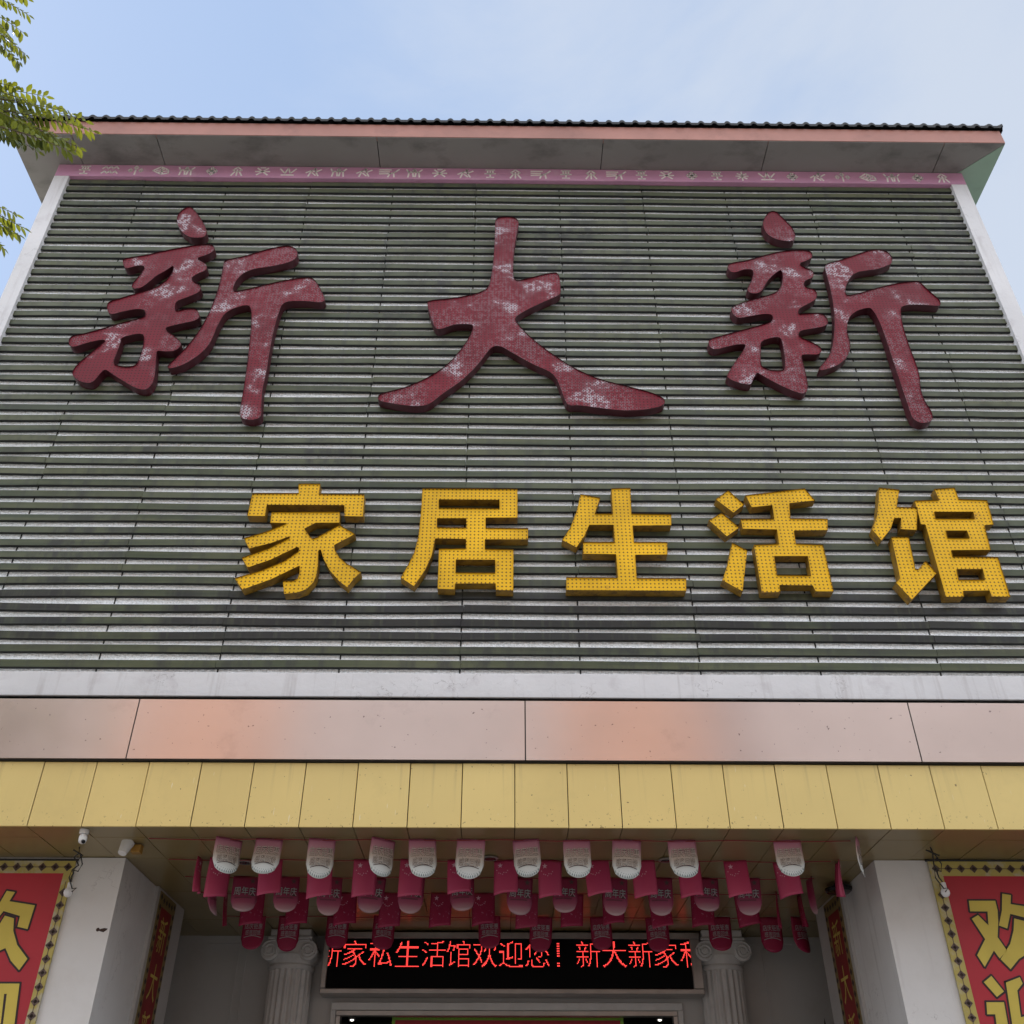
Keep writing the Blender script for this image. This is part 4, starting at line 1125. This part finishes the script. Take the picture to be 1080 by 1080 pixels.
LOOK = {1: 'white rounded pennant', 2: 'magenta square pennant', 3: 'pink rounded 周年庆 pennant', 4: 'crimson square pennant', 5: 'dark crimson rounded pennant'}
ROWN = {1: 'front row', 2: 'second row', 3: 'third row', 4: 'fourth row', 5: 'back row'}
pr = random.Random(3)
for row in range(1, 6):
    p0 = proto(row); n_ = len(PEN[row])
    for i, (px_, ang) in enumerate(PEN[row]):
        Y, py_ = ROWS[row]
        X = onY(px_, py_, Y)[0]
        o = p0 if i == 0 else copy_tree(p0, (X, Y, ZS))
        o.location = (X, Y, ZS)
        o.rotation_euler = (R(pr.uniform(-8, 5)), R(pr.uniform(-4, 4) if abs(ang) < 60 else pr.uniform(-8, 2)), R(ang + pr.uniform(-9, 9)))
        o.scale = (pr.uniform(.94, 1.03), pr.uniform(.6, 1.9), pr.uniform(.94, 1.05))
        k = n_ - 1 - i
        if i == 0: pl = 'at the left end of the ' + ROWN[row]
        elif k == 0: pl = 'at the right end of the ' + ROWN[row]
        elif i <= k: pl = '%s from the left in the %s' % (ORD[i], ROWN[row])
        else: pl = '%s from the right in the %s' % (ORD[k], ROWN[row])
        tw = ', turned edge-on' if abs(ang) > 60 else ''
        o['label'] = LOOK[row] + tw + ', ' + pl
for row in range(1, 6):
    Y = ROWS[row][0]
    b = MB(); b.tube([(-3.3 + 6.6 * k / 12, Y - .004, ZS - .004 - .012 * math.sin(k * math.pi / 2) ** 2) for k in range(13)], 0.005, 5)
    tag(b.build('pennant_string', M['string']), 'thin red string under the canopy ceiling carrying the %s of pennants' % ROWN[row], 'string', 'pennant strings')

# ------------------------------------------------------------------ small fittings
def downlight(px_, py_, label, r=.07):
    d = ray(px_, py_); t_ = (Z_CEIL - EYE) / d[2]; x, y = d[0] * t_, d[1] * t_
    t2 = thing('downlight', label, 'light', (x, y, Z_CEIL - .02), 'recessed lights in the canopy ceiling')
    b = MB(); b.lathe([(r, 0.02), (r + .012, 0.012), (r + .012, 0.004), (r - .01, 0.0), (r - .012, 0.018)], (x, y, Z_CEIL - .022), 20); b.build('trim_ring', M['alu'], t2)
    b = MB(); b.lathe([(r - .016, 0.001), (r - .014, 0.010)], (x, y, Z_CEIL - .022), 20); b.build('dark_lens', M['lens'], t2)
downlight(258, 908, 'dark recessed ceiling light at the left behind the front pennants')
downlight(517, 904, 'dark recessed ceiling light in the middle behind the front pennants')
downlight(703, 906, 'dark recessed ceiling light right of the middle behind the front pennants')
# black flat lamp beside the right pillar
d = ray(884, 932); t_ = (Z_CEIL - EYE) / d[2]; x, y = d[0] * t_, d[1] * t_
b = MB(); b.lathe([(0.02, 0.0), (0.13, 0.01), (0.15, 0.03), (0.15, 0.05), (0.05, 0.075), (0.05, 0.10)], (x, y, Z_CEIL - .10), 24)
tag(b.build('ceiling_speaker', M['lens'], smooth=False), 'flat round black ceiling fitting beside the right pillar', 'ceiling fitting')

def on_ceiling(px_, py_, drop=0.0):
    d = ray(px_, py_); t_ = (Z_CEIL - drop - EYE) / d[2]
    return d[0] * t_, d[1] * t_
x, y = on_ceiling(88, 881, .05)
t2 = thing('security_camera', 'small white dome security camera under the canopy edge', 'camera', (x, y, Z_CEIL - .1))
b = MB(); b.lathe([(0.042, 0.1), (0.042, 0.065), (0.038, 0.06)], (x, y, Z_CEIL - .1), 18); b.build('mount', M['cam_white'], t2)
b = MB(); b.lathe([(0.010, -.035), (0.028, -.025), (0.036, -.006), (0.038, 0.02), (0.034, 0.04), (0.022, 0.055)], (x + .005, y - .005, Z_CEIL - .095), 18); bl = b.build('ball', M['cam_white'], t2, smooth=True)
b = MB(); b.tube([(x + .015, y - .022, Z_CEIL - .108), (x + .034, y - .042, Z_CEIL - .122)], .017, 12); b.build('lens', M['lens'], bl)
x, y = on_ceiling(131, 898, .1)
t2 = thing('floodlight', 'white cone floodlight on an orange junction box at the left pillar top', 'lamp', (x, y, Z_CEIL - .15))
b = MB(); b.tube([(x + .01, y + .02, Z_CEIL - .01), (x - .005, y - .03, Z_CEIL - .125)], .062, 16, .04); b.build('lamp_body', M['cam_white'], t2)
b = MB(); b.cbox(x + .03, x + .12, y + .07, y + .15, Z_CEIL - .085, Z_CEIL - .01, .006); b.build('junction_box', M['orange_box'], t2)

def hanging_bulb(px_, py_, top_px, label):
    Y = 9.80
    X, Z = onY(px_, py_, Y)
    xt, yt_ = on_ceiling(*top_px)
    t2 = thing('hanging_bulb', label, 'light bulb', (X, Y, Z - .04), 'bulbs hanging by the welcome banners')
    b = MB()
    q = random.Random(int(px_))
    pts = [(xt, yt_, Z_CEIL - .004), (xt + .01, yt_, Z_CEIL - .06)]
    for k in range(6):
        f_ = (k + 1) / 7
        pts.append((xt + (X - xt) * f_ + q.uniform(-.035, .035), yt_ + (Y - yt_) * f_, Z_CEIL - .06 + (Z + .10 - Z_CEIL + .06) * f_))
    pts.append((X, Y, Z + .09))
    b.tube(pts, .007, 6)
    lp = [(xt + .05 * math.sin(k * 1.3) + .02, yt_ - .01 * k / 8, Z_CEIL - .10 - .05 * k + .04 * math.cos(k * 1.9)) for k in range(8)]
    b.tube(lp, .006, 6)
    b.tube([(xt - .05, yt_, Z_CEIL - .03), (xt + .06, yt_ - .02, Z_CEIL - .09), (xt + .01, yt_, Z_CEIL - .13)], .008, 6)
    b.build('wire', M['cable'], t2)
    b = MB(); b.lathe([(0.02, 0.10), (0.024, 0.095), (0.024, 0.05), (0.02, 0.045)], (X, Y, Z - .01), 14); b.build('lamp_holder', M['cam_white'], t2)
    b = MB(); b.lathe([(0.012, -.046), (0.03, -.036), (0.042, -.012), (0.042, 0.01), (0.03, 0.032), (0.02, 0.042)], (X, Y, Z), 18); b.build('bulb', M['bulb'], t2, smooth=True)
hanging_bulb(72, 941, (84, 893), 'white bulb on a tangled black wire by the left welcome banner')
hanging_bulb(997, 941, (981, 893), 'white bulb on a tangled black wire by the right welcome banner')
# rust hole on the left pillar
X, Z = onY(107, 981, 9.93)
b = MB(); b.add([(X + 0.05 * math.cos(a) * (1 + .3 * math.sin(3 * a)), 9.9285, Z + .014 * math.sin(a) + .008 * math.sin(2 * a)) for a in [k * .524 for k in range(12)]], [tuple(range(12))])
b.add([(X - .035 + .018 * math.cos(a), 9.928, Z + .004 + .018 * math.sin(a)) for a in [k * .785 for k in range(8)]], [tuple(range(8))])
rs = b.build('rust_patch', M['rust'], bpy.data.objects['square_pillar'])

# ------------------------------------------------------------------ tall potted plant inside the porch, only its dark leaf tips reach the picture
PXc, PZc = onY(876, 1074, 12.7)
pp = thing('potted_plant', 'tall dark leaved potted plant by the right porch wall, only its tips in view', 'plant', (PXc, 12.7, 0))
b = MB(); b.lathe([(0.16, 0.0), (0.24, 0.45), (0.26, 0.48), (0.23, 0.48), (0.22, 0.42)], (PXc, 12.7, 0), 20); b.build('pot', M['terracotta'], pp)
b = MB(); b.tube([(PXc, 12.7, 0.42), (PXc + .03, 12.72, 1.6), (PXc - .01, 12.7, PZc - .35)], .03, 8, .015); b.build('stem', M['bark_plain'], pp)
b = MB(); q = random.Random(4)
for k in range(60):
    a = q.uniform(0, 6.283); zc = PZc - .45 - q.uniform(-.25, .9); L = q.uniform(.16, .34); up = q.uniform(-.3, .7)
    o0 = Vector((PXc + .02 * math.cos(a), 12.7 + .02 * math.sin(a), zc)); d0 = Vector((math.cos(a), math.sin(a), up)).normalized(); sd0 = Vector((-math.sin(a), math.cos(a), 0)); up0 = Vector((0, 0, 1))
    if (o0 + d0 * L).z > PZc: continue
    b.add([o0, o0 + d0 * L * .4 + sd0 * .035 + up0 * .01, o0 + d0 * L - up0 * .03, o0 + d0 * L * .4 - sd0 * .035 + up0 * .01], [(0, 1, 2), (0, 2, 3)])
for dxx, w_ in ((-.085, .018), (.06, .06), (.10, .05)):
    b.add([(PXc + dxx * .3, 12.7, PZc - .45), (PXc + dxx - w_, 12.68, PZc - .12), (PXc + dxx, 12.66, PZc), (PXc + dxx + w_, 12.69, PZc - .10)], [(0, 1, 2), (0, 2, 3)])
b.build('foliage', M['dark_leaf'], pp, fix=False)

# ------------------------------------------------------------------ tree at the left
tree = thing('street_tree', 'leafy tree whose feathery green branches hang in at the upper left', 'tree', (-7.6, 4.2, 0))
tr = random.Random(11)
wood = MB(); leaves = MB()
def limb(a, bb, r0, r1, wob=.15, n=7):
    a, bb = Vector(a), Vector(bb); pts = []
    for i in range(n):
        t_ = i / (n - 1); p = a.lerp(bb, t_)
        if 0 < i < n - 1: p += Vector((tr.uniform(-wob, wob), tr.uniform(-wob, wob), tr.uniform(-wob, wob) * .5))
        pts.append(p)
    wood.tube(pts, r0, 8, r1); return pts
def leaflet(base, d, up, ln, w):
    d = d.normalized(); sd_ = d.cross(up)
    if sd_.length < 1e-4: sd_ = Vector((1, 0, 0))
    sd_.normalize(); nn = sd_.cross(d)
    m0 = base + d * ln * .35; m1 = base + d * ln * .72
    v = [base, m0 + sd_ * w * .5 + nn * w * .10, m1 + sd_ * w * .38 + nn * w * .06, base + d * ln - nn * w * .15, m1 - sd_ * w * .38 + nn * w * .06, m0 - sd_ * w * .5 + nn * w * .10, m0, m1]
    leaves.add([tuple(q) for q in v], [(0, 1, 6), (1, 2, 7, 6), (2, 3, 7), (0, 6, 5), (5, 6, 7, 4), (4, 7, 3)])
def frond(a, tip, n, size, droop=.12, keep=None):
    a, tip = Vector(a), Vector(tip); L = (tip - a).length; pts = []
    for i in range(9):
        t_ = i / 8; p = a.lerp(tip, t_) + Vector((0, 0, droop * L * 4 * t_ * (1 - t_)))
        pts.append(p)
    wood.tube(pts, .007, 5, .002, False)
    up = Vector((tr.uniform(-.3, .3), tr.uniform(-.3, .3), 1)).normalized()
    for i in range(n):
        t_ = .12 + .88 * (i + .5) / n
        k = min(7, int(t_ * 8)); p = pts[k].lerp(pts[k + 1], t_ * 8 - k); ax = (pts[k + 1] - pts[k]).normalized()
        sd_ = ax.cross(up).normalized()
        for s_ in (-1, 1):
            if tr.random() < .07: continue
            dr = ax * tr.uniform(.35, .7) + sd_ * s_ * tr.uniform(.6, 1.0) + Vector((0, 0, tr.uniform(-.75, -.15)))
            leaflet(p, dr, up + Vector((tr.uniform(-.4, .4), tr.uniform(-.4, .4), 0)), size * tr.uniform(.85, 1.45) * (1 - .25 * t_), size * tr.uniform(.34, .50))
    leaflet(tip, (tip - pts[-2]), up, size * .8, size * .3)
trunk = limb((-7.6, 4.2, 0), (-7.3, 4.4, 5.2), .19, .14, .05)
heads = []
for tx, ty, tz, r_ in ((-6.3, 5.1, 9.0, .09), (-8.9, 3.6, 9.6, .09), (-7.2, 3.2, 10.4, .09), (-7.4, 5.7, 10.2, .08), (-9.3, 5.2, 8.0, .07), (-6.6, 3.8, 7.4, .06)):
    p = limb(trunk[-1], (tx, ty, tz), r_, .03, .2); heads += p[2:]
def pt3(px_, py_, Y):
    x, z = onY(px_, py_, Y); return Vector((x, Y, z))
seen = [
 ((-50, 100), (75, 120), 5.0, 5.3, 17, .125), ((-50, 118), (66, 146), 5.2, 5.1, 16, .125), ((-46, 128), (52, 150), 5.0, 5.3, 15, .12), ((-40, 90), (38, 112), 5.2, 5.1, 13, .12), ((-50, 110), (20, 150), 5.1, 5.0, 12, .12), ((-44, 100), (90, 128), 5.3, 5.5, 18, .12), ((-40, 126), (74, 160), 4.9, 5.0, 15, .115),
 ((-40, 0), (24, 34), 5.0, 5.1, 11, .12), ((-38, 24), (20, 66), 5.0, 5.0, 11, .12), ((-42, 222), (20, 248), 5.0, 5.0, 11, .12),  # (start px, tip px, depth of start, depth of tip, leaflets, leaflet size)
 ((-45, 92), (48, 102), 5.1, 5.3, 13, .105), ((-45, 112), (97, 138), 5.0, 5.4, 20, .115), ((-38, 118), (84, 156), 5.1, 5.2, 18, .11), ((-45, 105), (28, 132), 4.9, 5.0, 12, .11), ((-40, 95), (60, 150), 5.2, 5.35, 15, .11), ((-48, 122), (40, 160), 5.1, 5.3, 12, .10), ((-30, 84), (16, 92), 5.0, 5.1, 8, .1),
 ((-40, -18), (30, 16), 4.8, 5.0, 12, .10), ((-40, 12), (27, 58), 4.8, 4.9, 12, .11), ((-35, -5), (12, 40), 4.9, 5.0, 10, .11), ((-30, -25), (28, -2), 4.8, 5.0, 9, .10), ((-35, 20), (14, 48), 5.0, 5.1, 9, .10),
 ((-40, 214), (24, 240), 4.9, 5.1, 11, .10), ((-38, 226), (4, 262), 4.9, 5.0, 8, .10), ((-45, 205), (16, 226), 5.0, 5.2, 9, .10),
]
for (a, tp, ya, yb, n_, sz) in seen:
    A0 = pt3(a[0], a[1], ya)
    frond(A0, pt3(tp[0], tp[1], yb), n_, sz, .06)
    near = min(heads, key=lambda h: (h - A0).length)
    limb(near, A0, .014, .007, .04, 5)
cnt = 0
LIT = [pt3(0, 30, 4.9), pt3(5, 242, 5.0)]
SHADE = pt3(10, 122, 5.1)
tries = 0
for k in range(400):                      # unseen fronds added sunward of the middle spray to shade it
    a = SHADE + sdir * tr.uniform(.9, 2.4) + Vector((tr.gauss(0, .35), tr.gauss(0, .35), tr.gauss(0, .25)))
    an = tr.uniform(0, 6.283); L = tr.uniform(.4, .7)
    tip = a + Vector((math.cos(an) * L, math.sin(an) * L, tr.uniform(-.25, .1)))
    bad = False
    for p in (a, tip, a.lerp(tip, .5)):
        q = project(p)
        if q and q[0] > -18: bad = True
    for c_ in LIT:
        w_ = (a.lerp(tip, .5) - c_); al = w_.dot(sdir)
        if al > 0 and (w_ - sdir * al).length < .55: bad = True
    if bad: continue
    frond(a, tip, 10, .12); tries += 1
    if tries > 60: break
while cnt < 190:
    h = tr.choice(heads)
    a = h + Vector((tr.gauss(0, .55), tr.gauss(0, .55), tr.gauss(.1, .5)))
    an = tr.uniform(0, 6.283); L = tr.uniform(.45, .8)
    tip = a + Vector((math.cos(an) * L, math.sin(an) * L, tr.uniform(-.4, .15)))
    ok = True
    for p in (a, tip, h, a.lerp(tip, .5)):
        q = project(p)
        if q and q[0] > -22 and q[1] > -80: ok = False
    for c_ in LIT:                        # the sun reaches the hanging sprays through a thin part of the crown
        w_ = (a.lerp(tip, .5) - c_); al = w_.dot(sdir)
        if al > 0 and (w_ - sdir * al).length < 1.1: ok = False
    if not ok: continue
    frond(a, tip, 10, .11); wood.tube([h, h.lerp(a, .5) + Vector((0, 0, .04)), a], .011, 5, .006, False); cnt += 1
wood.build('trunk', M['bark'], tree, smooth=True, fix=False)
leaves.build('crown', M['leaf'], tree, fix=False)

# ------------------------------------------------------------------ the street opposite (seen only as reflections in the rose metal band)
def tower(x0, x1, y1, h, wall, label):
    t_ = thing('apartment_block', label, 'building', ((x0 + x1) / 2, y1 - 5, 0), 'apartment blocks across the street')
    b = MB(); b.box(x0, x1, y1 - 10, y1, 0, h); b.box(x0 - .2, x1 + .2, y1 - 10.2, y1 + .2, h + .002, h + .5); b.build('wall', wall, t_)
    z = 4.2
    while z + 1.6 < h:
        n_ = max(1, int((x1 - x0) / 2.6))
        for i in range(n_):
            xc = x0 + (i + .5) * (x1 - x0) / n_
            b = MB(); b.box(xc - .7, xc + .7, y1 + .002, y1 + .06, z, z + 1.5); f_ = b.build('window', M['white_frame'], t_)
            b = MB(); b.box(xc - .62, xc - .02, y1 + .062, y1 + .07, z + .08, z + 1.42); b.box(xc + .02, xc + .62, y1 + .062, y1 + .07, z + .08, z + 1.42); b.build('pane', M['glass'], f_)
        z += 3.0
tower(3.4, 9.4, -24, 25, M['orange_wall'], 'sunlit ochre orange apartment block across the street')
tower(-17, -10.5, -25, 25, M['orange_wall'], 'orange apartment block across the street to the left')
tower(9.8, 30, -25, 24, M['grey_wall'], 'grey apartment block across the street to the right')
tower(-10.1, 3.0, -25, 24, M['grey_wall'], 'grey apartment block directly across the street')
tower(-40, -17.4, -25, 24, M['grey_wall'], 'grey apartment block across the street far to the left')
tower(30.5, 52, -25, 24, M['beige_wall'], 'beige apartment block across the street far to the right')
